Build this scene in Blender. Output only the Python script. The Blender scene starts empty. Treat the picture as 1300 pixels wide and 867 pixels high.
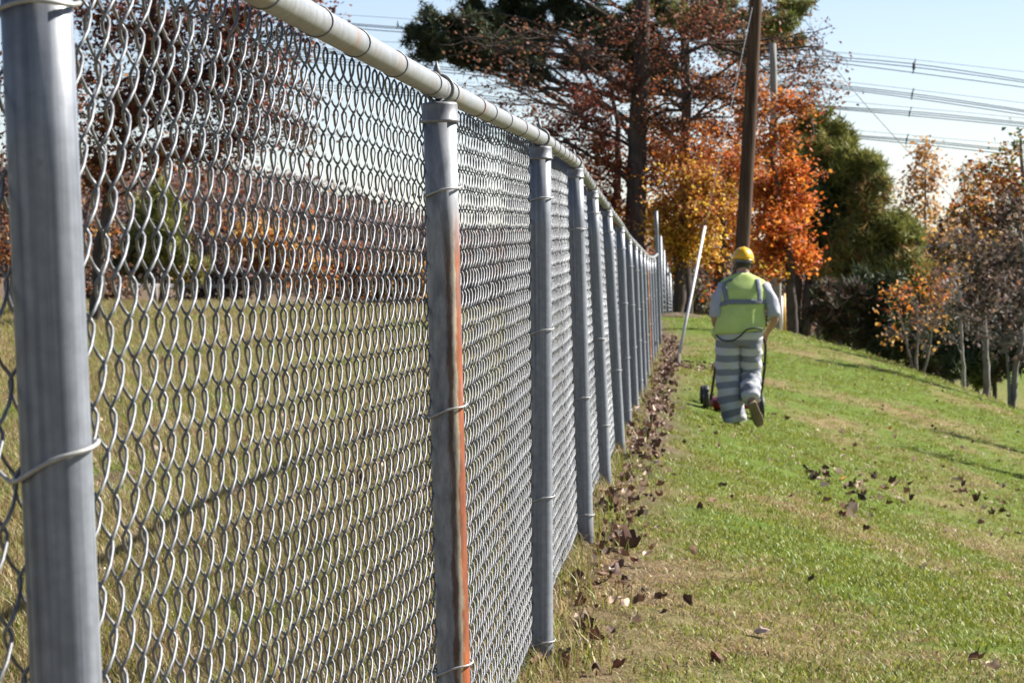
import bpy, math
import numpy as np
from mathutils import Matrix, Vector
R = math.radians
SC = bpy.context.scene
COL = SC.collection
rng = np.random.default_rng(7)

# ---------------------------------------------------------------- camera, light, exposure
W, H, F = 1300.0, 867.0, 3810.0
CAMZ = 1.25
PITCH = math.atan((433.5 - 320) / F)
cd = bpy.data.cameras.new('camera')
cam = bpy.data.objects.new('camera', cd)
COL.objects.link(cam)
cam.location = (0, 0, CAMZ)
cam.rotation_euler = (R(90) - PITCH, 0, 0)
cd.sensor_width = 36
cd.lens = F / W * 36
cd.clip_start, cd.clip_end = 0.1, 5000
cd.dof.use_dof = True
cd.dof.focus_distance = 5.5
cd.dof.aperture_fstop = 28
SC.camera = cam

SUN_AZ, SUN_EL = R(23), R(38)          # azimuth from +X towards +Y
sd = Vector((math.cos(SUN_EL) * math.cos(SUN_AZ), math.cos(SUN_EL) * math.sin(SUN_AZ), math.sin(SUN_EL)))
w = bpy.data.worlds.new('World')
SC.world = w
w.use_nodes = True
nt = w.node_tree
sky = nt.nodes.new('ShaderNodeTexSky')
sky.sky_type = 'NISHITA'
sky.sun_disc = False
sky.sun_elevation = SUN_EL
sky.sun_rotation = R(90) - SUN_AZ
sky.air_density, sky.dust_density, sky.ozone_density = 0.72, 0.25, 0.0
nt.nodes['Background'].inputs['Strength'].default_value = 0.051
wb = nt.nodes.new('ShaderNodeMix'); wb.data_type = 'RGBA'; wb.blend_type = 'MULTIPLY'      # white balance of the sky
wb.inputs[0].default_value = 1; wb.inputs[7].default_value = (1.02, .985, 1.06, 1)
nt.links.new(sky.outputs[0], wb.inputs[6])
nt.links.new(wb.outputs[2], nt.nodes['Background'].inputs['Color'])
ld = bpy.data.lights.new('sun', 'SUN')
ld.energy = 5.0
ld.angle = R(0.53)
ld.color = (1.0, 0.97, 0.915)
sun = bpy.data.objects.new('sun', ld)
COL.objects.link(sun)
sun.rotation_euler = sd.to_track_quat('Z', 'Y').to_euler()
SC.view_settings.view_transform = 'Standard'
SC.view_settings.look = 'None'
SC.view_settings.exposure = 1.52
SC.view_settings.gamma = 1.0

# ---------------------------------------------------------------- helpers
CP, SP = math.cos(PITCH), math.sin(PITCH)
def at(px, py, Y):
    """world point at forward distance Y seen at pixel px, py of the 1300x867 photograph"""
    u, v = (px - 650) / F, (py - 433.5) / F
    d = np.array([u, CP - SP * v, -SP - CP * v])
    return d * (Y / d[1]) + np.array([0, 0, CAMZ])

def fast_mesh(name, V, Fc):
    """V (n,3); Fc array (m,k) or list of such arrays"""
    if not isinstance(Fc, list): Fc = [Fc]
    Fc = [f for f in Fc if len(f)]
    m = bpy.data.meshes.new(name)
    V = np.asarray(V, dtype=np.float32)
    m.vertices.add(len(V)); m.vertices.foreach_set('co', V.ravel())
    loops = np.concatenate([f.ravel() for f in Fc]).astype(np.int32)
    tot = np.concatenate([np.full(len(f), f.shape[1]) for f in Fc]).astype(np.int32)
    st = np.concatenate([[0], np.cumsum(tot)[:-1]]).astype(np.int32)
    m.loops.add(len(loops)); m.loops.foreach_set('vertex_index', loops)
    m.polygons.add(len(tot)); m.polygons.foreach_set('loop_start', st); m.polygons.foreach_set('loop_total', tot)
    m.update(calc_edges=True)
    return m

def vcol(m, name, rgb):
    a = m.color_attributes.new(name, 'FLOAT_COLOR', 'POINT')
    rgba = np.ones((len(m.vertices), 4), dtype=np.float32); rgba[:, :3] = rgb
    a.data.foreach_set('color', rgba.ravel())

def vfloat(m, name, val):
    a = m.attributes.new(name, 'FLOAT', 'POINT')
    a.data.foreach_set('value', np.asarray(val, dtype=np.float32))

def link(name, mesh, mat=None, parent=None, smooth=False):
    o = bpy.data.objects.new(name, mesh)
    COL.objects.link(o)
    if mat is not None and len(mesh.materials) == 0: mesh.materials.append(mat)
    if parent is not None: o.parent = parent
    if smooth: mesh.polygons.foreach_set('use_smooth', np.ones(len(mesh.polygons), dtype=bool))
    return o

def tag(o, label=None, cat=None, group=None, kind=None):
    if label: o['label'] = label
    if cat: o['category'] = cat
    if group: o['group'] = group
    if kind: o['kind'] = kind
    return o

def thing(name, label, cat, loc=(0, 0, 0), group=None):
    o = bpy.data.objects.new(name, None)
    COL.objects.link(o); o.location = loc; o.empty_display_size = .2
    return tag(o, label, cat, group)

class MB:
    """collects verts and faces of several primitives for one mesh"""
    def __init__(s): s.V = []; s.F = {}; s.n = 0; s.A = []
    def add(s, V, Fc, a=None):
        V = np.asarray(V, float)
        for f in (Fc if isinstance(Fc, list) else [Fc]):
            f = np.asarray(f)
            if len(f): s.F.setdefault(f.shape[1], []).append(f + s.n)
        s.V.append(V); s.n += len(V)
        s.A.append(np.zeros(len(V)) if a is None else np.asarray(a, float))
    def mesh(s, name):
        m = fast_mesh(name, np.concatenate(s.V), [np.concatenate(v) for v in s.F.values()])
        return m
    def obj(s, name, mat, parent=None, smooth=True, attr=None):
        m = s.mesh(name)
        if attr: vfloat(m, attr, np.concatenate(s.A))
        return link(name, m, mat, parent, smooth)

def tube(path, rad, seg=8, cap=True, closed=False):
    P = np.asarray(path, float); n = len(P)
    r = np.broadcast_to(np.asarray(rad, float), (n,))
    if closed: T = np.roll(P, -1, 0) - np.roll(P, 1, 0)
    else: T = np.gradient(P, axis=0)
    T /= np.linalg.norm(T, axis=1)[:, None] + 1e-12
    u = np.cross(T[0], [0, 0, 1.0])
    if np.linalg.norm(u) < .05: u = np.cross(T[0], [0, 1.0, 0])
    u /= np.linalg.norm(u)
    U = np.empty_like(P); U[0] = u
    for i in range(1, n):
        u = u - T[i] * (u @ T[i]); u /= np.linalg.norm(u) + 1e-12; U[i] = u
    Bv = np.cross(T, U)
    a = np.linspace(0, 2 * np.pi, seg, endpoint=False)
    V = (P[:, None] + r[:, None, None] * (np.cos(a)[None, :, None] * U[:, None] + np.sin(a)[None, :, None] * Bv[:, None])).reshape(-1, 3)
    i, j = np.meshgrid(np.arange(n if closed else n - 1), np.arange(seg), indexing='ij')
    i2 = (i + 1) % n; j2 = (j + 1) % seg
    Q = np.stack([i * seg + j, i * seg + j2, i2 * seg + j2, i2 * seg + j], -1).reshape(-1, 4)
    fs = [Q]
    if cap and not closed:
        fs.append(np.arange(seg)[::-1][None]); fs.append((np.arange(seg) + (n - 1) * seg)[None])
    return V, fs

def loft(rings, cap=True):
    """rings (n,k,3) closed loops"""
    Rg = np.asarray(rings, float); n, k, _ = Rg.shape
    i, j = np.meshgrid(np.arange(n - 1), np.arange(k), indexing='ij')
    j2 = (j + 1) % k
    Q = np.stack([i * k + j, i * k + j2, (i + 1) * k + j2, (i + 1) * k + j], -1).reshape(-1, 4)
    fs = [Q]
    if cap: fs += [np.arange(k)[::-1][None], (np.arange(k) + (n - 1) * k)[None]]
    return Rg.reshape(-1, 3), fs

def box(c, s, rot=None):
    V = np.array([[x, y, z] for x in (-.5, .5) for y in (-.5, .5) for z in (-.5, .5)]) * np.asarray(s)
    if rot is not None: V = V @ np.array(rot).T
    return V + np.asarray(c), np.array([[0, 1, 3, 2], [4, 6, 7, 5], [0, 4, 5, 1], [2, 3, 7, 6], [0, 2, 6, 4], [1, 5, 7, 3]])

def ring_path(R_, n=20, tilt=0., ax=(1, 0, 0), c=(0, 0, 0)):
    a = np.linspace(0, 2 * np.pi, n, endpoint=False)
    P = np.stack([R_ * np.cos(a), R_ * np.sin(a), 0 * a], -1)
    M = np.array(Matrix.Rotation(tilt, 3, Vector(ax)))
    return P @ M.T + np.asarray(c)

_lat = rng.random((256, 256))
def vnoise(x, y):
    x = np.asarray(x, float); y = np.asarray(y, float)
    xi, yi = np.floor(x).astype(int), np.floor(y).astype(int)
    fx, fy = x - xi, y - yi
    fx = fx * fx * (3 - 2 * fx); fy = fy * fy * (3 - 2 * fy)
    g = lambda a, b: _lat[a % 256, b % 256]
    return (g(xi, yi) * (1 - fx) + g(xi + 1, yi) * fx) * (1 - fy) + (g(xi, yi + 1) * (1 - fx) + g(xi + 1, yi + 1) * fx) * fy
def fbm(x, y, o=4):
    s = 0; a = .5; t = 0
    for k in range(o): s = s + a * vnoise(x * 2 ** k + 17 * k, y * 2 ** k + 31 * k); t += a; a *= .5
    return s / t

# ---------------------------------------------------------------- materials
def mat_new(name):
    m = bpy.data.materials.new(name); m.use_nodes = True
    t = m.node_tree
    return m, t, t.nodes['Principled BSDF']
def N(t, typ, **kw):
    n = t.nodes.new(typ)
    for k, v in kw.items():
        if k in n.inputs: n.inputs[k].default_value = v
        else: setattr(n, k, v)
    return n
def ramp(t, src, stops):
    r = t.nodes.new('ShaderNodeValToRGB')
    e = r.color_ramp.elements
    while len(e) < len(stops): e.new(0.5)
    for i, (p, c) in enumerate(stops):
        e[i].position = p; e[i].color = (*c, 1) if len(c) == 3 else c
    t.links.new(src, r.inputs[0]); return r
def mixc(t, fac, a, b, mode='MIX'):
    m = t.nodes.new('ShaderNodeMix'); m.data_type = 'RGBA'; m.blend_type = mode
    for s, v in ((0, fac), (6, a), (7, b)):
        if hasattr(v, 'is_output'): t.links.new(v, m.inputs[s])
        else: m.inputs[s].default_value = v if s == 0 else (*v, 1)
    return m.outputs[2]
def coords(t, scale=(1, 1, 1), out='Object'):
    tc = t.nodes.new('ShaderNodeTexCoord'); mp = t.nodes.new('ShaderNodeMapping')
    mp.inputs['Scale'].default_value = scale
    t.links.new(tc.outputs[out], mp.inputs[0]); return mp.outputs[0]
def noise(t, vec, scale, detail=4, rough=.55):
    n = N(t, 'ShaderNodeTexNoise', Scale=scale, Detail=detail, Roughness=rough)
    t.links.new(vec, n.inputs['Vector']); return n.outputs['Fac']
def bump(t, bsdf, h, strength=.3, dist=.01):
    b = N(t, 'ShaderNodeBump', Strength=strength, Distance=dist)
    t.links.new(h, b.inputs['Height']); t.links.new(b.outputs[0], bsdf.inputs['Normal'])

def simple(name, stops, scale=8, rough=.7, metal=0., vec=(1, 1, 1), bmp=0., spec=.5, detail=4):
    m, t, b = mat_new(name)
    v = coords(t, vec); n = noise(t, v, scale, detail)
    r = ramp(t, n, stops); t.links.new(r.outputs[0], b.inputs['Base Color'])
    b.inputs['Roughness'].default_value = rough; b.inputs['Metallic'].default_value = metal
    b.inputs['Specular IOR Level'].default_value = spec
    if bmp: bump(t, b, n, bmp, .01)
    return m

def galv(name, lo, hi, rust=0, speck=True, vary=0):
    m, t, b = mat_new(name)
    v = coords(t, (26, 26, .5)); n = noise(t, v, 4.0, 5)
    v2 = coords(t, (1, 1, 1)); n2 = noise(t, v2, 60, 3)
    r = ramp(t, n, [(.3, lo), (.7, hi)])
    r2 = ramp(t, n2, [(.35, (.86, .86, .86)), (.65, (1.08, 1.08, 1.08))])
    c = mixc(t, 1., r.outputs[0], r2.outputs[0], 'MULTIPLY')
    if speck:
        vo = N(t, 'ShaderNodeTexVoronoi', Scale=22.); t.links.new(v2, vo.inputs['Vector'])
        rs = ramp(t, vo.outputs['Distance'], [(.06, (1, 1, 1)), (.11, (0, 0, 0))])
        c = mixc(t, rs.outputs[0], c, (.16, .17, .18))
    if rust:
        nr = noise(t, coords(t, (1, 1, 1)), 5.5, 6)
        rr = ramp(t, nr, [(.56, (0, 0, 0)), (.70, (.6, .6, .6))])
        c = mixc(t, rr.outputs[0], c, (.23, .13, .075))
    if vary:
        oi = N(t, 'ShaderNodeObjectInfo'); rv = ramp(t, oi.outputs['Random'], [(0, (.72, .72, .73)), (1, (1.12, 1.11, 1.1))])
        c = mixc(t, 1., c, rv.outputs[0], 'MULTIPLY')
        nr = noise(t, coords(t, (1, 1, 1)), 9, 4); rr = ramp(t, nr, [(.66, (0, 0, 0)), (.78, (.5, .5, .5))])
        c = mixc(t, rr.outputs[0], c, (.16, .10, .07))
    t.links.new(c, b.inputs['Base Color'])
    b.inputs['Metallic'].default_value = .12
    b.inputs['Roughness'].default_value = .47
    bump(t, b, n2, .08, .002)
    return m
M_post = galv('galvanised_post', (.09, .10, .122), (.24, .25, .268))
M_rail = galv('galvanised_rail', (.18, .185, .19), (.25, .255, .258), rust=1)
M_cap = galv('cap_metal', (.13, .13, .14), (.20, .20, .21))
M_wire = galv('fence_wire', (.10, .105, .112), (.19, .193, .198), speck=False, vary=1)
M_tie = galv('tie_wire_metal', (.28, .275, .26), (.38, .37, .345), speck=False)
M_band = galv('dark_band', (.10, .10, .10), (.18, .178, .172), speck=False)

def rust_mat(name, a0):
    """galvanised post with rust streaks running down one flank (local angle around the pipe)"""
    m, t, b = mat_new(name)
    tc = t.nodes.new('ShaderNodeTexCoord'); sx = t.nodes.new('ShaderNodeSeparateXYZ')
    t.links.new(tc.outputs['Object'], sx.inputs[0])
    an = N(t, 'ShaderNodeMath', operation='ARCTAN2'); t.links.new(sx.outputs[1], an.inputs[0]); t.links.new(sx.outputs[0], an.inputs[1])
    nz = noise(t, coords(t, (7, 7, 1.6)), 5, 6, .7)
    ad = N(t, 'ShaderNodeMath', operation='MULTIPLY_ADD'); t.links.new(nz, ad.inputs[0]); ad.inputs[1].default_value = 1.15; t.links.new(an.outputs[0], ad.inputs[2])
    mr = N(t, 'ShaderNodeMapRange'); t.links.new(ad.outputs[0], mr.inputs[0])
    mr.inputs[1].default_value = -1.35; mr.inputs[2].default_value = 1.25
    steel = (.20, .21, .228)
    r = ramp(t, mr.outputs[0], [(.0, steel), (.14, steel), (.21, (.085, .05, .035)), (.28, (.10, .06, .045)), (.33, (.24, .22, .18)), (.39, (.34, .29, .20)),
                               (.44, (.26, .075, .015)), (.56, (.235, .052, .010)), (.74, (.15, .04, .014)), (.86, steel)])
    # stronger in the middle of the post
    zr = ramp(t, sx.outputs[2], [(.22, (0, 0, 0)), (.3, (1, 1, 1))])
    n3 = noise(t, coords(t, (1, 1, .5)), 3, 3)
    zt = N(t, 'ShaderNodeMapRange'); t.links.new(sx.outputs[2], zt.inputs[0])
    for k, v in zip((1, 2, 3, 4), (1.16, 1.26, 1., 0.)): zt.inputs[k].default_value = v
    pn = noise(t, coords(t, (3, 3, .55)), 7, 5, .7); pr = ramp(t, pn, [(.34, (.55, .55, .55)), (.46, (1, 1, 1))])
    pf = N(t, 'ShaderNodeMath', operation='MULTIPLY'); t.links.new(zt.outputs[0], pf.inputs[0]); t.links.new(pr.outputs[0], pf.inputs[1])
    c = mixc(t, pf.outputs[0], steel, r.outputs[0])
    fine = noise(t, coords(t, (14, 14, 1)), 5, 4)
    rf = ramp(t, fine, [(.3, (.8, .8, .8)), (.7, (1.1, 1.1, 1.1))])
    c = mixc(t, 1., c, rf.outputs[0], 'MULTIPLY')
    bl = noise(t, coords(t, (1, 1, .35)), 38, 5, .7); rb_ = ramp(t, bl, [(.32, (.55, .55, .55)), (.62, (1.35, 1.3, 1.25))])
    c = mixc(t, 1., c, rb_.outputs[0], 'MULTIPLY')
    t.links.new(c, b.inputs['Base Color'])
    b.inputs['Metallic'].default_value = .15; b.inputs['Roughness'].default_value = .6
    return m
M_rust = rust_mat('rust_streaked_post', 0)

def leaf_mat(name, trans=.45, rough=.6):
    m, t, b = mat_new(name)
    at_ = N(t, 'ShaderNodeAttribute', attribute_name='col')
    t.links.new(at_.outputs['Color'], b.inputs['Base Color'])
    b.inputs['Roughness'].default_value = rough; b.inputs['Specular IOR Level'].default_value = .3
    tr = t.nodes.new('ShaderNodeBsdfTranslucent'); t.links.new(at_.outputs['Color'], tr.inputs[0])
    mx = N(t, 'ShaderNodeMixShader'); mx.inputs[0].default_value = trans
    t.links.new(b.outputs[0], mx.inputs[1]); t.links.new(tr.outputs[0], mx.inputs[2])
    t.links.new(mx.outputs[0], t.nodes['Material Output'].inputs[0])
    return m
M_leaf = leaf_mat('tree_leaf', .45)
M_needle = leaf_mat('pine_needle', .2)
M_dead = leaf_mat('dead_leaf', .12, .8)
M_blade = leaf_mat('grass_blade', .35, .5)
M_bark = simple('dark_bark', [(.3, (.035, .028, .024)), (.7, (.10, .082, .07))], 9, .95, vec=(1, 1, .35), bmp=.5, spec=.1)
M_greybark = simple('grey_bark', [(.3, (.10, .09, .08)), (.7, (.24, .21, .19))], 9, .95, vec=(1, 1, .35), bmp=.4, spec=.1)
M_palebark = simple('pale_branch_bark', [(.3, (.16, .14, .125)), (.7, (.34, .30, .27))], 9, .95, vec=(1, 1, .35), bmp=.4, spec=.1)
M_pole = simple('brown_pole_wood', [(.25, (.030, .019, .015)), (.5, (.075, .045, .031)), (.75, (.14, .09, .06))], 7, .9, vec=(3, 3, .18), bmp=.4, spec=.15, detail=6)
M_greypole = simple('weathered_pole_wood', [(.3, (.16, .145, .13)), (.7, (.34, .31, .28))], 7, .9, vec=(3, 3, .2), bmp=.3, spec=.15)
M_whitepvc = simple('white_plastic', [(.3, (.66, .66, .66)), (.7, (.78, .78, .77))], 4, .45)
M_yellowpvc = simple('yellow_plastic', [(.3, (.50, .27, .05)), (.7, (.62, .36, .08))], 4, .5)
M_dullpvc = simple('dull_white_plastic', [(.3, (.36, .36, .36)), (.7, (.50, .50, .49))], 6, .6)
M_cable = simple('cable', [(.3, (.06, .065, .075)), (.7, (.10, .105, .115))], 4, .6)
M_wood_old = simple('old_stake', [(.3, (.05, .035, .03)), (.7, (.12, .09, .07))], 12, .9)

# ---------------------------------------------------------------- the lie of the land (thin plate spline through measured points)
POSTS = [  # depth, base px, rail px
    (2.50, 138, 2103, 38.5, -172), (5.42, 583, 1142, 557.5, 113), (8.47, 689, 847, 686, 175), (11.5, 744, 690, 730, 206),
    (14.55, 769, 618, 751, 236), (17.6, 788, 577, 770, 262), (20.65, 797, 545, 787, 284), (24.0, 807, 527, 797, 300),
    (27.0, 813, 509, 805, 308), (30.0, 818, 495, 811, 314), (33.0, 822, 481, 816, 319), (36.0, 825, 470, 820, 323),
    (39.0, 828, 461, 823, 326), (42.0, 831, 453, 826.5, 327), (45.0, 834, 446, 830, 327), (48.0, 838, 438, 834.5, 323)]
PB = np.array([at(p[1], p[2], p[0]) for p in POSTS])       # bases
PT = np.array([at(p[3], p[4], p[0]) for p in POSTS])       # rail centre over each post
B_1 = PB[0] - (PB[1] - PB[0]); T_1 = PT[0] - (PT[1] - PT[0])
PB = np.vstack([B_1, PB]); PT = np.vstack([T_1, PT])

ctl = [tuple(p) for p in PB]
def cpx(px, py, Y): ctl.append(tuple(at(px, py, Y)))
for p in PB[2:]: ctl.append((p[0] - 1.0, p[1], p[2] + .03))
cpx(940, 540, 30); cpx(900, 541, 29.6); cpx(985, 548, 29)
cpx(1300, 867, 8.9); cpx(1000, 867, 8.5); cpx(1300, 765, 15); cpx(1300, 710, 20); cpx(1300, 628, 30); cpx(1300, 566, 40)
cpx(985, 605, 20); cpx(985, 480, 41); cpx(985, 441, 50); cpx(860, 470, 41)
CREST = [(845, 400, 60), (900, 402, 60), (985, 421, 58), (1100, 451, 55), (1200, 486, 52), (1300, 523, 50)]
for c in CREST: cpx(*c)
for x, y, z in [(-3, 10, -1.17), (-3, 25, -1.2), (-6, 30, -1.18), (-5, 45, -1.15), (-10, 60, -1.10), (-4, 60, -1.12), (-18, 62, -1.0), (-14, 80, -1.2), (-40, 80, -1.0),
                (0, -8, -1.25), (-8, -8, -1.2), (8, -8, -2.2), (12, 20, -3.6), (15, 40, -4.2), (14, 60, -4.4), (30, 50, -6.5), (30, 0, -6),
                (2, 72, -2.0), (6, 70, -3.2), (11, 68, -4.6), (0, 95, -2.8), (10, 95, -5.), (20, 95, -6.),
                (-20, 140, -1.5), (0, 140, -3.5), (30, 140, -6), (80, 120, -9), (-80, 100, -1), (-80, 0, -1), (80, 0, -9),
                (-300, 700, 0), (0, 700, -3), (300, 700, -6), (-400, -60, 0), (400, -60, -10), (-400, 300, 0), (400, 300, -9)]:
    ctl.append((x, y, z + CAMZ))
ctl = np.array(ctl)
def _k(d2): return .5 * d2 * np.log(d2 + 1e-9)
_sy = 3.0
Cxy = ctl[:, :2] / [1, _sy]
n_ = len(ctl)
K = _k(((Cxy[:, None] - Cxy[None]) ** 2).sum(-1)) + np.eye(n_) * .15
Pm = np.hstack([np.ones((n_, 1)), Cxy])
A_ = np.block([[K, Pm], [Pm.T, np.zeros((3, 3))]])
sol = np.linalg.solve(A_, np.concatenate([ctl[:, 2], np.zeros(3)]))
def ground(x, y):
    x = np.atleast_1d(np.asarray(x, float)); y = np.atleast_1d(np.asarray(y, float))
    out = np.empty(len(x))
    for i in range(0, len(x), 20000):
        q = np.stack([x[i:i + 20000], y[i:i + 20000] / _sy], -1)
        k = _k(((q[:, None] - Cxy[None]) ** 2).sum(-1))
        out[i:i + 20000] = k @ sol[:n_] + sol[n_] + q @ sol[n_ + 1:]
    near = np.clip((75 - y) / 30, 0, 1)
    out += ((fbm(x * .9, y * .9, 3) - .5) * .06 + (fbm(x * 4, y * 4, 2) - .5) * .025) * near
    return out
def gz(x, y): return float(ground(x, y)[0])
def fence_x(y): return np.interp(y, PB[:, 1], PB[:, 0])

# ground sheet
gx = np.concatenate([-np.geomspace(900, 16, 22), np.arange(-15, 15.01, .16), np.geomspace(16, 900, 22)])
gy = np.concatenate([[-300, -100, -40, -15], np.arange(-6, 6, 1.), np.arange(6, 30, .16), np.arange(30, 80, .4), np.geomspace(80, 2500, 36)])
GX, GY = np.meshgrid(gx, gy)
gxf, gyf = GX.ravel(), GY.ravel()
GZ = ground(np.clip(gxf, -400, 400), np.clip(gyf, -60, 700))
nx, ny = len(gx), len(gy)
i, j = np.meshgrid(np.arange(ny - 1), np.arange(nx - 1), indexing='ij')
Q = np.stack([i * nx + j, i * nx + j + 1, (i + 1) * nx + j + 1, (i + 1) * nx + j], -1).reshape(-1, 4)
gm = fast_mesh('ground', np.stack([gxf, gyf, GZ], -1), Q)
def dryness(x, y):
    """0 green .. 1 straw; tan patches, and the strip along the fence"""
    d = x - fence_x(np.clip(y, -5, 48))
    n = fbm(x * .55 + 3, y * .30 + 9, 4)
    n2 = fbm(x * 2.1 + 40, y * 1.1, 3)
    base = np.where(d > 0, np.interp(y, [9, 13, 20], [.38, .18, .10]), .52 + (n2 - .5) * 1.2)
    near = np.clip((15 - y) / 7, 0, 1) * .27
    strip = np.exp(-(d / .55) ** 2) * .35
    return np.clip(base + near + strip + (n - .5) * 2.2 + (n2 - .5) * 1.5, 0, 1)
def bareness(x, y):
    d = x - fence_x(np.clip(y, -5, 48))
    s = np.exp(-((d - .12) / .28) ** 2) * (y < 60)
    # low dirt ridge running through the field behind the fence
    L = np.exp(-((y - (17.5 + (x + 1.2) * 3.2)) / .8) ** 2) * (d < -.5) * .9
    s = s * np.clip((y - 8) / 12, .45, 1)
    woods = np.clip((y - 66) / 6, 0, 1) * .9 * (x < 9)
    return np.clip(np.maximum(np.maximum(s, L), woods) * (.55 + .9 * fbm(x * 3, y * 2, 3)), 0, 1)
dr, ba = dryness(gxf, gyf), bareness(gxf, gyf)
vcol(gm, 'lie', np.stack([dr, ba, 0 * dr], -1))
m, t, b = mat_new('turf')
a_ = N(t, 'ShaderNodeAttribute', attribute_name='lie'); s_ = t.nodes.new('ShaderNodeSeparateColor'); t.links.new(a_.outputs['Color'], s_.inputs[0])
n1 = noise(t, coords(t, (1, 1, 1)), 9, 5, .65); n2 = noise(t, coords(t, (1, 1, 1)), 60, 4, .7)
gr = ramp(t, n1, [(.3, (.065, .10, .012)), (.5, (.10, .15, .02)), (.72, (.165, .20, .04))])
tn = ramp(t, n1, [(.3, (.15, .095, .05)), (.55, (.25, .175, .085)), (.75, (.34, .255, .14))])
br = ramp(t, n2, [(.3, (.055, .038, .028)), (.6, (.15, .10, .07)), (.8, (.26, .19, .13))])
c1 = mixc(t, s_.outputs[0], gr.outputs[0], tn.outputs[0])
c2 = mixc(t, s_.outputs[1], c1, br.outputs[0])
rr = ramp(t, n2, [(.3, (.55, .55, .55)), (.7, (1.2, 1.2, 1.2))])
c3 = mixc(t, 1., c2, rr.outputs[0], 'MULTIPLY')
t.links.new(c3, b.inputs['Base Color']); b.inputs['Roughness'].default_value = .95; b.inputs['Specular IOR Level'].default_value = .1
bump(t, b, n2, .8, .03)
go = link('ground', gm, m, smooth=True); tag(go, kind='structure')

# ---------------------------------------------------------------- chain link fence
fence = thing('chain_link_fence', 'long grey galvanised chain link fence with round posts beside the lawn', 'fence', (float(PB[1][0]), float(PB[1][1]), float(PB[1][2])))
FL = np.array(fence.location)
PR, RR = .030, .0205          # post and rail radius
def post_mesh(h, name='post'):
    seg = 28; a = np.linspace(0, 2 * np.pi, seg, endpoint=False)
    zs = np.linspace(-.15, h, 8)
    rings = [np.stack([PR * np.cos(a), PR * np.sin(a), 0 * a + z], -1) for z in zs]
    V, fs = loft(rings)
    return fast_mesh(name, V, fs)
cap = MB()
a = np.linspace(0, 2 * np.pi, 28, endpoint=False)
prof = [(.0315, -.062), (.0345, -.061), (.0350, -.058), (.0345, -.0555), (.0325, -.054), (.0322, -.030), (.0315, -.026), (.027, -.0245), (.012, -.024)]
cap.add(*loft([np.stack([r_ * np.cos(a), r_ * np.sin(a), 0 * a + z_] , -1) for r_, z_ in prof]))
cap_m = cap.mesh('post_cap'); cap_m.polygons.foreach_set('use_smooth', np.ones(len(cap_m.polygons), dtype=bool)); cap_m.materials.append(M_cap)
# loop that holds the rail; local Y is along the rail
lp = MB()
al = np.linspace(0, 2 * np.pi, 24, endpoint=False)
lp.add(*tube(np.stack([.0245 * np.cos(al), .006 + 0 * al, .0245 * np.sin(al)], -1), .0034, 8, closed=True))
lp.add(*tube([(0, .006, -.026), (0, .004, -.022)], .012, 10))
lp.add(*tube([(-.003, -.004, .024), (-.003, -.004, .033), (-.003, -.003, .040), (-.003, -.003, .050)], [.0075, .007, .0045, .001], 8))
loop_m = lp.mesh('rail_loop'); loop_m.polygons.foreach_set('use_smooth', np.ones(len(loop_m.polygons), dtype=bool)); loop_m.materials.append(M_band)
def post_tie_mesh(tilt):
    b_ = MB()
    P = ring_path(PR + .0035, 28, 0)
    P[:, 1] *= 1.0; P[:, 0] *= 1.06
    P[:, 2] = P[:, 0] * math.tan(tilt) + .002 * np.sin(3 * np.arctan2(P[:, 1], P[:, 0]))
    b_.add(*tube(P, .0021, 8, closed=True))
    x0 = -(PR + .0035) * 1.06
    b_.add(*tube([(x0, 0, x0 * math.tan(tilt)), (x0 - .006, .012, x0 * math.tan(tilt) - .003), (x0 - .016, .018, x0 * math.tan(tilt) + .006), (x0 - .020, .028, x0 * math.tan(tilt) + .002)], .002, 6))
    return b_.mesh('tie_wire')
tie_ms = []
for tl in (.38, .30, .22, .12, .02):
    m_ = post_tie_mesh(tl); m_.materials.append(M_tie); m_.polygons.foreach_set('use_smooth', np.ones(len(m_.polygons), dtype=bool)); tie_ms.append(m_)
TIES = {1: [(8, 4), (585, 0)], 2: [(243, 2), (521, 1), (847, 1)], 3: [(252, 3), (420, 2), (632, 2), (815, 2)], 4: [(291, 4), (505, 3), (653, 4)], 5: [(270, 4), (430, 4), (540, 3)], 6: [(294, 3), (470, 4)]}
rot_z_at = []
for k in range(len(PB)):
    q0, q1 = PB[max(k - 1, 0)], PB[min(k + 1, len(PB) - 1)]
    rot_z_at.append(math.atan2(-(q1 - q0)[0], (q1 - q0)[1]))
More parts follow.
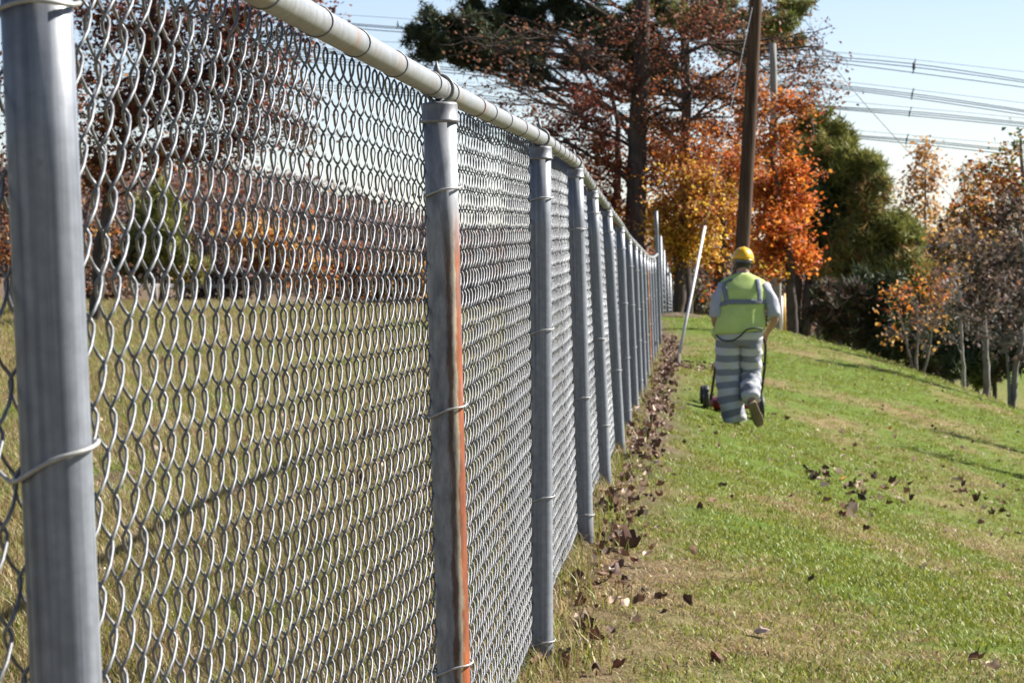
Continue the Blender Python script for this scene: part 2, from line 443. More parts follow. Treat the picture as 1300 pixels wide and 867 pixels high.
for k in range(len(PB)):
    base, top = PB[k], PT[k]
    ax = top - base; h = float(np.linalg.norm(ax)) - RR - .006
    zq = Vector(ax).normalized()
    Mrot = Vector((0, 0, 1)).rotation_difference(zq).to_matrix().to_4x4()
    if k == len(PB) - 1: h += .72                                # taller corner post
    pm = post_mesh(h)
    o = link('post', pm, M_rust if k in (2, 12) else M_post, fence, smooth=True)
    pm.polygons[-1].use_smooth = False
    o.matrix_local = Matrix.Translation(base - FL) @ Mrot
    if k in (2, 12):
        o['label'] = 'rust-streaked post' if k == 2 else 'far post with a rust streak'
    if k < len(PB) - 1:
        c = bpy.data.objects.new('post_cap', cap_m); COL.objects.link(c); c.parent = o
        L_ = float(np.linalg.norm(ax))
        c.location = (0, 0, L_)
        if k < 7:
            c2 = bpy.data.objects.new('rail_loop', loop_m); COL.objects.link(c2); c2.parent = o
            c2.location = (0, 0, L_); c2.rotation_euler = (0, 0, rot_z_at[k])
    zs = []
    if k in TIES:
        for py, ti in TIES[k]:
            p = at(650, py, base[1]); zs.append(((p[2] - base[2]) / ax[2] * np.linalg.norm(ax), ti))
    else:
        zs = [(h * f_ + rng.normal() * .03, int(rng.integers(1, 5))) for f_ in (.1, .37, .63, .88)]
    for z_, ti in zs:
        c = bpy.data.objects.new('tie_wire', tie_ms[ti]); COL.objects.link(c); c.parent = o; c.location = (0, 0, float(z_))

# top rail: one pipe that follows the posts, slightly sprung between them
rp = []
for k in range(len(PT) - 1):
    for s in np.linspace(0, 1, 6, endpoint=False): rp.append(PT[k] * (1 - s) + PT[k + 1] * s)
rp.append(PT[-1])
rp = np.array(rp)
rs = rp.copy()
rs[1:-1] = .25 * rp[:-2] + .5 * rp[1:-1] + .25 * rp[2:]
rb = MB(); rb.add(*tube(rs - FL, RR, 20))
link('top_rail', rb.mesh('top_rail'), M_rail, fence, smooth=True)
# wire clips round the rail
clip = MB(); 
cl = np.stack([(RR + .0012) * np.cos(al), .004 * np.cos(2 * al), (RR + .0010) * np.sin(al)], -1)
clip.add(*tube(cl, .0012, 6, closed=True))
#clip.add(*tube([(-.010, 0, -RR), (-.018, 0, -.030), (-.024, 0, -.036), (-.029, 0, -.032)], .0017, 6))
clip_m = clip.mesh('rail_clip'); clip_m.materials.append(M_band); clip_m.polygons.foreach_set('use_smooth', np.ones(len(clip_m.polygons), dtype=bool))
seglen = np.linalg.norm(np.diff(rs, axis=0), axis=1); cs = np.concatenate([[0], np.cumsum(seglen)])
s_p1 = cs[12]
dist = 2.9
while dist < 26:
    if all(abs(dist - cs[6 * k]) > .10 for k in range(12)):
        p = np.array([np.interp(dist, cs, rs[:, q]) for q in range(3)]); q = np.array([np.interp(dist + .1, cs, rs[:, z]) for z in range(3)])
        d_ = q - p
        c = bpy.data.objects.new('rail_clip', clip_m); COL.objects.link(c); c.parent = fence
        c.matrix_local = Matrix.Translation(p - FL) @ Matrix.Rotation(math.atan2(-d_[0], d_[1]), 4, 'Z') @ Matrix.Rotation(math.atan2(d_[2], math.hypot(d_[0], d_[1])), 4, 'X')
    dist += .45 + rng.normal() * .09

# woven wires: each is a flattened spiral hooked into its neighbours
PITCHW, HW, DW, WR = .040, .083, .0058, .00175
def wire_mesh(nper, phase, npp, seg, name='wire', wr=WR, top_hook=True):
    tt = []
    if npp >= 10: fr = [0, .07, .2, .35, .43]
    elif npp == 6: fr = [0, .1, .4]
    else: fr = [0, .25]
    base_t = np.array(fr)
    tt = np.concatenate([k * .5 + base_t for k in range(int(nper * 2))] + [[nper]])
    ph = (tt * 1.0) % 1.0
    A = PITCHW / 2 + WR * 1.55
    half = (ph * 2) % 1.0
    first = ph < .5
    # s goes +A -> -A in the first half (rear face), back on the second (front face)
    s = np.where(half < .14, 1 - half ** 2 / .14 * .55 / .5, np.where(half > .86, -(1 - (1 - half) ** 2 / .14 * .55 / .5), np.interp(half, [.14, .86], [.846, -.846])))
    s = s * A * np.where(first, 1, -1)
    n = DW * np.where(first, -1, 1) * np.clip(np.sin(np.pi * half), 0, 1) ** .55
    z = (tt + phase) * HW
    P = np.stack([n, s, z], -1)
    return tube(P, wr, seg)
FH = 1.43; NPER = int(FH / HW)
wv = {}
for hi, (npp, sg) in {'near': (10, 7), 'mid': (10, 5)}.items():
    for ph in (0, 1):
        b_ = MB(); b_.add(*wire_mesh(NPER + (0 if ph else .5), .5 * ph, npp, sg))
        wm = b_.mesh('wire'); wm.materials.append(M_wire); wm.polygons.foreach_set('use_smooth', np.ones(len(wm.polygons), dtype=bool))
        wv[hi, ph] = wm
wire_i = 0; n_single = 0
rest = MB()
for k in range(len(PB) - 1):
    p0, p1, t0, t1 = PB[k], PB[k + 1], PT[k], PT[k + 1]
    L = np.linalg.norm((p1 - p0)[:2]); n_w = int(round(L / PITCHW))
    d = (p1 - p0)[:2] / L
    nrm = np.array([d[1], -d[0]])
    ang = math.atan2(-d[0], d[1])
    wob = rng.random(4) * 6
    for q in range(n_w):
        f = (q + .5) / n_w
        tp = t0 * (1 - f) + t1 * f; bp = p0 * (1 - f) + p1 * f
        wire_i += 1
        if k == 0 and tp[1] < 1.5: continue
        axis = (tp - bp) / np.linalg.norm(tp - bp)
        sway = .003 * math.sin(f * 7 + wob[0]) + .0012 * math.sin(f * 19 + wob[1])
        start = tp - axis * (NPER * HW + HW * .5 + .004)
        start[:2] -= nrm * (PR + .006 + sway)
        start[2] += -.004 + rng.normal() * .0016
        ph = wire_i % 2
        zq = Vector((0, 0, 1)).rotation_difference(Vector(axis)).to_matrix().to_4x4()
        Mx = Matrix.Translation(start - FL) @ zq @ Matrix.Rotation(ang + rng.normal() * .03, 4, 'Z')
        if n_single < 300:
            o = bpy.data.objects.new('wire', wv['near' if k < 2 else 'mid', ph]); COL.objects.link(o); o.parent = fence; o.matrix_local = Mx
            n_single += 1
        else:
            npp, sg = (10, 4) if k < 6 else ((6, 4) if k < 9 else (4, 3))
            V, fs = wire_mesh(NPER + (0 if ph else .5), .5 * ph, npp, sg, wr=WR if k < 9 else WR * 1.1)
            Mn = np.array(Mx)
            rest.add(V @ Mn[:3, :3].T + Mn[:3, 3], fs)
o = rest.obj('wire_mesh', M_wire, fence, smooth=True); tag(o, kind='stuff')

# second fence run beyond the corner, dropping behind the crest
run2 = [(48, 837, 438, 834.5, 323), (58, 841, 402, 838, 300), (61, 845, 400, 842, 318), (64, 849, 398, 846, 333), (67, 853, 397, 850, 347), (71, 857, 397, 854, 358)]
f2p = [(at(a_[1], a_[2], a_[0]), at(a_[3], a_[4], a_[0])) for a_ in run2]
f2 = thing('chain_link_fence', 'far run of grey chain link fence dropping away behind the hill crest', 'fence', tuple(f2p[1][0]))
FL2 = np.array(f2.location)
for bq, tq in f2p[1:]:
    b_ = MB(); b_.add(*tube([bq - FL2 - [0, 0, .6], tq - FL2], .035, 10)); b_.obj('post', M_post, f2)
b_ = MB(); b_.add(*tube([tq - FL2 for bq, tq in f2p[1:]], .02, 8)); b_.obj('top_rail', M_rail, f2)
b_ = MB()
for k in range(1, len(f2p) - 1):
    (b0, q0), (b1, q1) = f2p[k], f2p[k + 1]
    for f in np.linspace(0, 1, 40):
        bb, qq = b0 * (1 - f) + b1 * f, q0 * (1 - f) + q1 * f
        zz = np.linspace(0, 1, 26); sgn = np.where(np.arange(26) % 2 == 0, 1, -1)
        P = bb[None] * (1 - zz[:, None]) + qq[None] * zz[:, None] - FL2
        P[:, 1] += sgn * .04
        b_.add(*tube(P, .0028, 3, cap=False))
o = b_.obj('wire_mesh', M_wire, f2); tag(o, kind='stuff')

# ---------------------------------------------------------------- trees
def smooth_path(P, n):
    P = np.asarray(P, float)
    if len(P) == 2: t_ = np.linspace(0, 1, n)[:, None]; return P[0] * (1 - t_) + P[1] * t_
    d = np.concatenate([[0], np.cumsum(np.linalg.norm(np.diff(P, axis=0), axis=1))]); d /= d[-1]
    x = np.linspace(0, 1, n)
    Q_ = np.stack([np.interp(x, d, P[:, i]) for i in range(3)], -1)
    for _ in range(2): Q_[1:-1] = .25 * Q_[:-2] + .5 * Q_[1:-1] + .25 * Q_[2:]
    return Q_
def wiggle(P, amp):
    n = len(P)
    w_ = np.cumsum(rng.normal(size=(n, 3)), 0)
    t_ = np.linspace(0, 1, n)[:, None]
    w_ = w_ - w_[0] * (1 - t_) - w_[-1] * t_
    return P + w_ * amp

PAL = {
 'oakred': [(.22, .05, .03), (.13, .035, .027), (.10, .04, .03), (.28, .085, .04), (.20, .10, .055)],
 'oakbrown': [(.21, .095, .05), (.13, .055, .035), (.28, .15, .08), (.17, .055, .03), (.10, .05, .035)],
 'rust': [(.46, .16, .045), (.36, .11, .035), (.27, .08, .03), (.50, .23, .07)],
 'orange': [(.62, .17, .025), (.68, .23, .035), (.58, .12, .025), (.70, .30, .05), (.45, .10, .03)],
 'yellow': [(.66, .40, .045), (.62, .32, .04), (.55, .25, .035), (.70, .47, .08), (.40, .20, .04)],
 'gold': [(.50, .27, .06), (.56, .33, .09), (.40, .20, .06)],
 'paleorange': [(.52, .27, .11), (.46, .22, .09), (.58, .34, .14)],
 'dry': [(.085, .052, .042), (.13, .085, .065), (.06, .038, .034), (.20, .13, .09)],
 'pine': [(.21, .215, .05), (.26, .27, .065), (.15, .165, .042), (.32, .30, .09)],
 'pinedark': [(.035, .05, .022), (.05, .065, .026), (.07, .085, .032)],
 'pinebrown': [(.44, .24, .09), (.34, .20, .075), (.20, .20, .07)],
 'greenleaf': [(.12, .16, .035), (.17, .20, .05), (.10, .12, .03)],
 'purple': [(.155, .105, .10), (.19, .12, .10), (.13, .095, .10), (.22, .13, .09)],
}
def pal(key, n):
    """key may be 'a+b'; returns n colours"""
    cols = np.array(sum([PAL[k] for k in key.split('+')], []))
    c = cols[rng.integers(0, len(cols), n)] * rng.uniform(.6, 1.1, (n, 1))
    return np.clip(c, 0, .85)
def rand_frame(n, up_bias=0.):
    a_ = rng.normal(size=(n, 3)); a_[:, 2] += up_bias * np.sign(a_[:, 2] + 1e-6)
    a_ /= np.linalg.norm(a_, axis=1)[:, None]
    b_ = rng.normal(size=(n, 3)); b_ -= a_ * (a_ * b_).sum(1)[:, None]; b_ /= np.linalg.norm(b_, axis=1)[:, None]
    return a_, b_, np.cross(a_, b_)
def leaf_cards(P, size, cols):
    """pointed, folded leaves: 6 verts, 4 tris each (two halves meeting at the midrib)"""
    n = len(P); nrm, u, v = rand_frame(n, .4)
    s = size * rng.uniform(.6, 1.3, (n, 1))
    fold = rng.uniform(.05, .4, (n, 1))
    tip, st = P + u * s * .62, P - u * s * .5
    l1 = P - v * s * .42 + nrm * s * fold - u * s * .05; r1 = P + v * s * .42 + nrm * s * fold - u * s * .05
    V = np.stack([st, l1, tip, r1], 1).reshape(-1, 3)
    b_ = (np.arange(n) * 4)[:, None]
    T = np.concatenate([b_ + [[0, 2, 1]], b_ + [[0, 3, 2]]], 0)
    return V, T, np.repeat(cols, 4, 0)
def needle_tufts(P, size, cols, k=9, wd=.09):
    n = len(P)
    D = rng.normal(size=(n, k, 3)); D[..., 2] += .55; D /= np.linalg.norm(D, axis=2)[..., None]
    S = np.cross(D, rng.normal(size=(n, k, 3))); S /= np.linalg.norm(S, axis=2)[..., None]
    s = size * rng.uniform(.6, 1.25, (n, k, 1))
    c = P[:, None]
    V = np.stack([c - S * s * wd + D * s * .1, c + S * s * wd + D * s * .1, c + D * s], 2).reshape(-1, 3)
    T = np.arange(n * k * 3).reshape(-1, 3)
    cc = np.repeat(cols, k * 3, 0) * np.repeat(rng.uniform(.75, 1.25, (n * k, 1)), 3, 0)
    return V, T, cc

def build_tree(name, label, cat, Z, trunk, tw, clusters, leaf=.10, dens=1.0, bark=None, group=None, needles=False, stems=None, twig=3, limb_k=1.0, thr=1.0, tuft_k=9):
    """trunk: list of (px,py[,dY]) from base up, tw base width px. clusters: (px,py,rx,ry,n,palette,nsub[,dz])"""
    bark = bark or M_bark
    sc = Z / F
    base = at(trunk[0][0], trunk[0][1], Z)
    TP = np.array([at(p[0], p[1], Z + (p[2] if len(p) > 2 else 0)) for p in trunk])
    gb = gz(TP[0][0], TP[0][1])
    if TP[0][2] > gb - .05: TP = np.vstack([[TP[0][0], TP[0][1], gb - .25], TP])
    root = thing(name, label, cat, tuple(TP[0]), group)
    O = TP[0]
    tr, brs = MB(), MB()
    n = max(10, len(TP) * 5)
    tp = wiggle(smooth_path(TP, n), min(tw * sc * .10, .02))
    rad = tw * sc * .5 * np.linspace(1, .06, n) ** .55; rad[0] *= 1.25
    tr.add(*tube(tp - O, rad, 12))
    stem_paths = [(tp, rad)]
    for st in (stems or []):
        SP_ = np.array([at(p[0], p[1], Z + (p[2] if len(p) > 2 else 0)) for p in st[1]])
        pth = wiggle(smooth_path(SP_, 14), st[0] * sc * .15); rr_ = st[0] * sc * .5 * np.linspace(1, .3, 14)
        tr.add(*tube(pth - O, rr_, 9)); stem_paths.append((pth, rr_))
    allp = np.concatenate([q for q, r_ in stem_paths]); allr = np.concatenate([r_ for q, r_ in stem_paths])
    LP, LC = [], []
    for c in clusters:
        px, py, rx, ry, nl, pk, nsub = c[:7]; nl = int(nl * dens)
        dz = c[7] if len(c) > 7 else rng.normal() * rx * sc * .5
        ctr = at(px, py, Z + dz); Rx, Ry = rx * sc, ry * sc; Rd = (Rx + Ry) / 2
        hd = np.linalg.norm(allp[:, :2] - ctr[:2], axis=1)
        want = ctr[2] - rng.uniform(.12, .5) * hd - .2
        cost = np.abs(allp[:, 2] - want) + .35 * hd
        ai = int(np.argmin(cost)); A0 = allp[ai]; ln = np.linalg.norm(ctr - A0)
        mid = (A0 + ctr) / 2 + np.array([0, 0, (.10 if not needles else .02) * ln])
        lpth = wiggle(smooth_path([A0, mid, ctr], 9), .035 * ln)
        r0 = min(allr[ai] * .75, (.012 * ln + .012) * limb_k * (1 + .02 * nsub))
        lr = r0 * np.linspace(1, .32, 9)
        brs.add(*tube(lpth - O, lr, 6, cap=False))
        pts = []
        for s_i in range(nsub):
            while True:
                q = rng.uniform(-1, 1, 3)
                if .12 < (q ** 2).sum() < 1: break
            e = ctr + q * [Rx, Rd, Ry]
            ti = rng.integers(3, 9); s0 = lpth[ti]
            L = np.linalg.norm(e - s0)
            sp = wiggle(smooth_path([s0, (s0 + e) / 2 + [0, 0, .08 * L], e], 6), .05 * L)
            r1 = max(lr[ti] * .6, .004 * thr)
            brs.add(*tube(sp - O, r1 * np.linspace(1, .3, 6), 4, cap=False))
            pts += list(sp[2:])
            for _ in range(twig):
                bi = rng.integers(2, 6); e2 = sp[bi] + rng.normal(size=3) * [Rx, Rd, Ry] * .28
                tw_ = wiggle(np.linspace(sp[bi], e2, 4), .06 * np.linalg.norm(e2 - sp[bi]))
                brs.add(*tube(tw_ - O, np.array([1, .8, .6, .35]) * max(r1 * .35, .0035 * thr), 3, cap=False))
                pts += list(tw_[1:]); pts.append(tw_[-1]); pts += [tw_[1] * .5 + tw_[2] * .5, tw_[2] * .4 + tw_[3] * .6]
        if nl:
            pts = np.array(pts) if pts else ctr[None]
            sel = pts[rng.integers(0, len(pts), nl)]
            LP.append(sel + rng.normal(size=(nl, 3)) * leaf * (1.5 if not needles else .8) - [0, 0, leaf * .3])
            LC.append(pal(pk, nl))
    tr.obj('trunk', bark, root)
    if brs.n: brs.obj('branches', bark, root)
    if LP:
        P = np.concatenate(LP) - O; C_ = np.concatenate(LC)
        V, T, CC = needle_tufts(P, leaf * 1.9, C_, tuft_k) if needles else leaf_cards(P, leaf, C_)
        m_ = fast_mesh('crown', V, T); vcol(m_, 'col', CC)
        link('crown', m_, M_needle if needles else M_leaf, root)
    return root

# tall oak behind the hill crest with the thick dark trunk
build_tree('oak_tree', 'big oak with thick dark trunk and dark red leaves beyond the fence end', 'tree', 74,
    [(806, 410), (806, 330), (812, 230), (812, 140), (816, 60), (820, -60), (826, -200)], 32,
    [(730, 150, 60, 38, 420, 'oakred', 14), (690, 190, 45, 34, 320, 'oakred', 9), (770, 205, 48, 42, 380, 'oakred+rust', 11), (730, 245, 50, 35, 300, 'oakred', 8),
     (850, 150, 55, 40, 340, 'rust+oakbrown', 13), (900, 190, 52, 42, 420, 'rust+orange', 12), (855, 225, 50, 42, 420, 'rust+orange', 12), (760, 265, 45, 32, 260, 'rust+oakred', 8),
     (770, 100, 70, 45, 240, 'oakred+oakbrown', 16), (700, 60, 90, 45, 150, 'oakbrown', 18), (640, 110, 75, 42, 120, 'oakbrown', 15), (600, 55, 60, 35, 40, 'oakbrown', 10), (620, 150, 45, 26, 70, 'oakbrown', 8),
     (850, 70, 70, 50, 230, 'oakred+oakbrown', 16), (780, 30, 70, 45, 150, 'oakbrown+oakred', 14), (930, 110, 55, 40, 240, 'rust+oakbrown', 12), (880, 280, 40, 30, 240, 'rust+yellow', 8), (830, 290, 36, 26, 180, 'rust+yellow', 7), (990, 85, 60, 50, 130, 'oakbrown+rust', 14),
     (1045, 60, 45, 50, 110, 'oakbrown', 14), (1030, 110, 45, 35, 90, 'oakbrown+rust', 9), (900, 30, 60, 40, 260, 'oakbrown+oakred', 12), (960, 20, 60, 35, 120, 'oakbrown', 10)],
    leaf=.086, limb_k=.75, twig=6, dens=3.2)
build_tree('oak_tree', 'slender dark oak trunk just left of the thick oak trunk', 'tree', 78,
    [(786, 400), (786, 300), (788, 230), (784, 150), (776, 90)], 15,
    [(760, 180, 45, 32, 260, 'oakred', 8), (720, 215, 50, 30, 260, 'oakred', 8), (800, 110, 40, 30, 200, 'oakred+rust', 8), (690, 140, 40, 30, 180, 'oakbrown', 7), (830, 190, 40, 40, 240, 'rust+oakred', 8), (750, 250, 40, 30, 200, 'rust+oakred', 8), (800, 270, 40, 30, 240, 'rust+yellow', 8)], leaf=.086, twig=5, dens=3.2, limb_k=.8)
build_tree('oak_tree', 'loose rust leaved oak behind the brown utility pole', 'tree', 84,
    [(948, 410), (948, 320), (944, 220), (940, 120), (936, 40)], 15,
    [(890, 165, 45, 32, 300, 'rust+oakbrown', 9), (940, 165, 45, 32, 320, 'rust+orange', 9), (985, 185, 40, 30, 280, 'rust+orange', 9), (900, 215, 45, 30, 340, 'rust+oakred', 9), (950, 225, 45, 30, 340, 'rust+orange', 9), (935, 270, 40, 28, 300, 'rust+orange', 9),
     (1000, 130, 40, 28, 150, 'rust+oakbrown', 9), (930, 100, 45, 34, 200, 'oakbrown+rust', 9), (880, 120, 45, 34, 260, 'oakred+oakbrown', 9), (980, 250, 36, 26, 200, 'rust+orange', 7), (1030, 90, 34, 30, 60, 'oakbrown', 9), (840, 200, 40, 34, 260, 'rust+oakred', 8), (850, 260, 40, 30, 260, 'rust+yellow', 8), (920, 50, 50, 34, 200, 'oakbrown+oakred', 9)],
    leaf=.09, twig=6, dens=3.6, limb_k=.7)
# white pine whose boughs reach out to the left
build_tree('pine_tree', 'tall dark pine with long boughs reaching left over the fence rail', 'tree', 82,
    [(872, 410), (872, 300), (871, 150), (872, 0), (874, -160), (876, -300)], 17,
    [(575, 28, 58, 26, 420, 'pinedark', 9, -1), (545, 48, 34, 20, 220, 'pinedark', 5, -1), (620, 40, 50, 26, 300, 'pinedark', 7, 0), (640, 10, 60, 22, 320, 'pinedark', 8, 1), (560, 66, 26, 10, 60, 'pinedark', 4, -1),
     (672, 68, 30, 12, 110, 'pinedark', 5, 1), (720, 20, 55, 25, 240, 'pinedark', 7), (745, 75, 35, 14, 90, 'pinedark', 4), (790, 60, 45, 28, 260, 'pinedark', 7),
     (850, 20, 60, 30, 330, 'pinedark+pine', 8), (920, 15, 50, 25, 240, 'pinedark+pine', 7), (985, 30, 26, 10, 80, 'pine', 4), (985, 58, 40, 16, 120, 'pine+pinebrown', 5), (1010, 8, 30, 12, 70, 'pine', 4), (830, 90, 40, 28, 200, 'pinedark', 6), (590, -20, 60, 16, 160, 'pinedark', 6), (690, -30, 80, 20, 250, 'pinedark', 6)],
    leaf=.11, needles=True, twig=5, tuft_k=9, dens=4.6)
# yellow / orange maples low at the end of the fence
build_tree('maple_tree', 'yellow leaved maple with dark trunk at the end of the fence', 'tree', 68,
    [(863, 405), (863, 350), (864, 310), (867, 275)], 22,
    [(860, 300, 32, 26, 620, 'yellow', 9), (885, 265, 40, 30, 620, 'yellow+rust', 10), (850, 345, 20, 16, 110, 'yellow', 5), (900, 310, 34, 26, 420, 'yellow', 8), (870, 230, 45, 28, 420, 'rust+yellow', 9), (915, 240, 38, 30, 360, 'rust+yellow', 8), (840, 270, 22, 22, 200, 'yellow+rust', 6)],
    leaf=.088, twig=5, dens=2.6)
build_tree('maple_tree', 'orange maple with dark trunk directly left of the yellow hard hat', 'tree', 70,
    [(914, 410), (914, 340), (917, 290), (920, 240)], 22,
    [(905, 330, 22, 16, 130, 'orange+yellow', 6), (925, 265, 40, 30, 420, 'orange+yellow', 9), (935, 205, 45, 32, 380, 'rust+orange', 9), (900, 365, 12, 10, 26, 'orange', 3), (930, 300, 32, 22, 220, 'orange+yellow', 6)],
    leaf=.088, twig=5, dens=2.6)
build_tree('maple_tree', 'bright orange red maple beside the grey pole right of the worker', 'tree', 64,
    [(1004, 415), (1002, 360), (996, 300), (985, 230), (978, 160)], 15,
    [(985, 315, 34, 22, 560, 'orange', 9), (1020, 322, 30, 18, 460, 'orange', 8), (970, 275, 34, 22, 420, 'orange', 8), (1000, 255, 36, 20, 420, 'orange', 8), (975, 235, 40, 22, 340, 'orange+rust', 8), (1005, 215, 38, 16, 240, 'orange', 7),
     (985, 175, 40, 22, 260, 'orange+rust', 8), (1010, 140, 40, 24, 170, 'orange+rust', 8), (970, 340, 24, 10, 130, 'orange+yellow', 5), (1045, 118, 30, 24, 40, 'oakbrown', 7), (1000, 285, 45, 12, 160, 'orange', 6), (955, 120, 30, 30, 150, 'rust', 6)],
    leaf=.088, twig=5, dens=2.6)
# green pine right of the maple
build_tree('pine_tree', 'full green pine with browning needles right of the orange maple', 'tree', 76,
    [(1010, 425), (1008, 380), (1014, 320), (1026, 250), (1034, 190), (1030, 150)], 20,
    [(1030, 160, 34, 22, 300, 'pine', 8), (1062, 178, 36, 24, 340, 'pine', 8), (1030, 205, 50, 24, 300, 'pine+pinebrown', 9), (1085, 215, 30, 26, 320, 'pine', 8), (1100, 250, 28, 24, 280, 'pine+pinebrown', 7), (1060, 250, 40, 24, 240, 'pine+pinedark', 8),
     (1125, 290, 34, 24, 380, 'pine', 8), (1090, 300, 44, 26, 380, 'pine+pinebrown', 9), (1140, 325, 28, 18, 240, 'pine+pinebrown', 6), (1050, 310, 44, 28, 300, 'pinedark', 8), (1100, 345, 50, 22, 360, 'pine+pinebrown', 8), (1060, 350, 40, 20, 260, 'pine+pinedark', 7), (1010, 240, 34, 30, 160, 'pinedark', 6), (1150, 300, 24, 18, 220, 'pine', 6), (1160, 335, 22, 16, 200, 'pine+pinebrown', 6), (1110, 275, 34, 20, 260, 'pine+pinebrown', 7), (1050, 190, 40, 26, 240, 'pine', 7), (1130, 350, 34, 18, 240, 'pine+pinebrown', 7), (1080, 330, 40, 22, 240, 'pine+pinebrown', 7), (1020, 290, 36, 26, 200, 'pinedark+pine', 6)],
    leaf=.125, needles=True, twig=2, dens=2.3, stems=[(13, [(1022, 425), (1022, 390), (1034, 340), (1060, 280), (1085, 230)])], tuft_k=9)
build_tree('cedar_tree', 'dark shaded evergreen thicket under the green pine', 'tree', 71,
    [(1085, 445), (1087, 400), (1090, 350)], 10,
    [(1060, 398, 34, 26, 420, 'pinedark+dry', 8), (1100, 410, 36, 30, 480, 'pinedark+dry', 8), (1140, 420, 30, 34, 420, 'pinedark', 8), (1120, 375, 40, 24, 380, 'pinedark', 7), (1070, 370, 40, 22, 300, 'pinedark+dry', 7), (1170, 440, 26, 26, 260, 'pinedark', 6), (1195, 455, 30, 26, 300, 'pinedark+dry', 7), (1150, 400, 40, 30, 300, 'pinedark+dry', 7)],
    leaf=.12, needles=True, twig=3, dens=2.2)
# saplings with last orange leaves along the lawn edge
build_tree('sapling', 'thin bare shrub with a few orange leaves at lawn edge', 'tree', 57,
    [(1165, 475), (1165, 420), (1163, 370)], 5,
    [(1150, 375, 34, 26, 90, 'gold+orange', 9), (1185, 365, 32, 28, 110, 'gold+orange', 9), (1135, 420, 26, 22, 26, 'gold', 8), (1170, 420, 36, 32, 40, 'gold+dry', 10), (1190, 400, 26, 24, 30, 'gold', 7)],
    leaf=.08, dens=1.7, bark=M_greybark, twig=6, stems=[(4, [(1172, 475), (1180, 430), (1192, 380)]), (4, [(1160, 472), (1150, 430), (1140, 395)])], thr=1.2)
build_tree('sapling', 'slim pale stemmed sapling between the orange shrub and dry tree', 'tree', 56,
    [(1225, 482), (1223, 430), (1220, 380), (1214, 330)], 6,
    [(1215, 350, 30, 26, 46, 'dry+gold', 10), (1230, 390, 30, 26, 30, 'dry', 9), (1205, 310, 30, 24, 60, 'gold+dry', 8), (1205, 430, 22, 22, 12, 'dry', 6)], leaf=.085, dens=1.8, bark=M_palebark, twig=6, thr=1.3)
build_tree('dry_leaf_tree', 'small tree with dark trunk and hanging dead brown leaves at lawn edge', 'tree', 53.5,
    [(1251, 497), (1251, 440), (1249, 390), (1240, 330), (1232, 280)], 10,
    [(1240, 330, 34, 30, 120, 'dry', 16), (1265, 370, 36, 34, 140, 'dry', 18), (1225, 300, 30, 26, 90, 'dry+gold', 13), (1240, 405, 38, 32, 60, 'dry', 20), (1205, 380, 30, 34, 30, 'dry', 16), (1275, 320, 26, 28, 120, 'dry', 8)], leaf=.09, dens=1.9, bark=M_greybark, twig=6, thr=1.3)
build_tree('dry_leaf_tree', 'leaning dark tree with dead brown leaves at right picture edge', 'tree', 49.5,
    [(1285, 522), (1288, 460), (1297, 400), (1300, 340), (1290, 280), (1280, 240)], 9,
    [(1285, 270, 22, 40, 120, 'dry', 14), (1280, 330, 34, 34, 130, 'dry', 18), (1300, 380, 34, 36, 120, 'dry', 18), (1320, 300, 40, 50, 120, 'dry', 14), (1268, 430, 34, 34, 30, 'dry', 20), (1310, 450, 30, 34, 40, 'dry', 14)], leaf=.09, dens=1.9, bark=M_greybark, twig=6, stems=[(6, [(1284, 520), (1281, 480), (1272, 430), (1258, 400)]), (8, [(1318, 520), (1312, 480), (1310, 430), (1320, 350)])], thr=1.3)
build_tree('oak_tree', 'oak with orange and olive autumn leaves rising at right edge', 'tree', 62,
    [(1310, 500), (1310, 400), (1306, 300), (1300, 220), (1296, 170)], 14,
    [(1290, 180, 14, 18, 46, 'gold+greenleaf', 5), (1278, 215, 24, 22, 130, 'gold+greenleaf+rust', 7), (1250, 232, 26, 18, 110, 'gold+rust', 7), (1290, 250, 30, 26, 160, 'gold+rust', 8), (1255, 275, 36, 24, 170, 'rust+gold+dry', 8), (1235, 215, 20, 12, 50, 'rust+gold', 5), (1300, 300, 40, 34, 200, 'gold+greenleaf+dry', 8), (1235, 310, 30, 22, 110, 'greenleaf+gold', 7), (1340, 220, 40, 50, 200, 'gold+rust', 8)],
    leaf=.10, dens=2.0, bark=M_greybark, twig=5)
build_tree('cedar_tree', 'low olive cedar behind the dry leaf tree trunk', 'tree', 60,
    [(1262, 500), (1262, 460), (1262, 420)], 8,
    [(1255, 455, 34, 34, 420, 'pinedark+pine', 9), (1225, 450, 30, 28, 300, 'pinedark', 7), (1200, 430, 28, 30, 260, 'pinedark', 6), (1270, 420, 30, 26, 220, 'pinedark+dry', 6), (1295, 450, 34, 30, 240, 'pinedark+dry', 6), (1250, 390, 40, 30, 200, 'dry+pinedark', 6)], leaf=.11, needles=True, twig=3, dens=2.0)
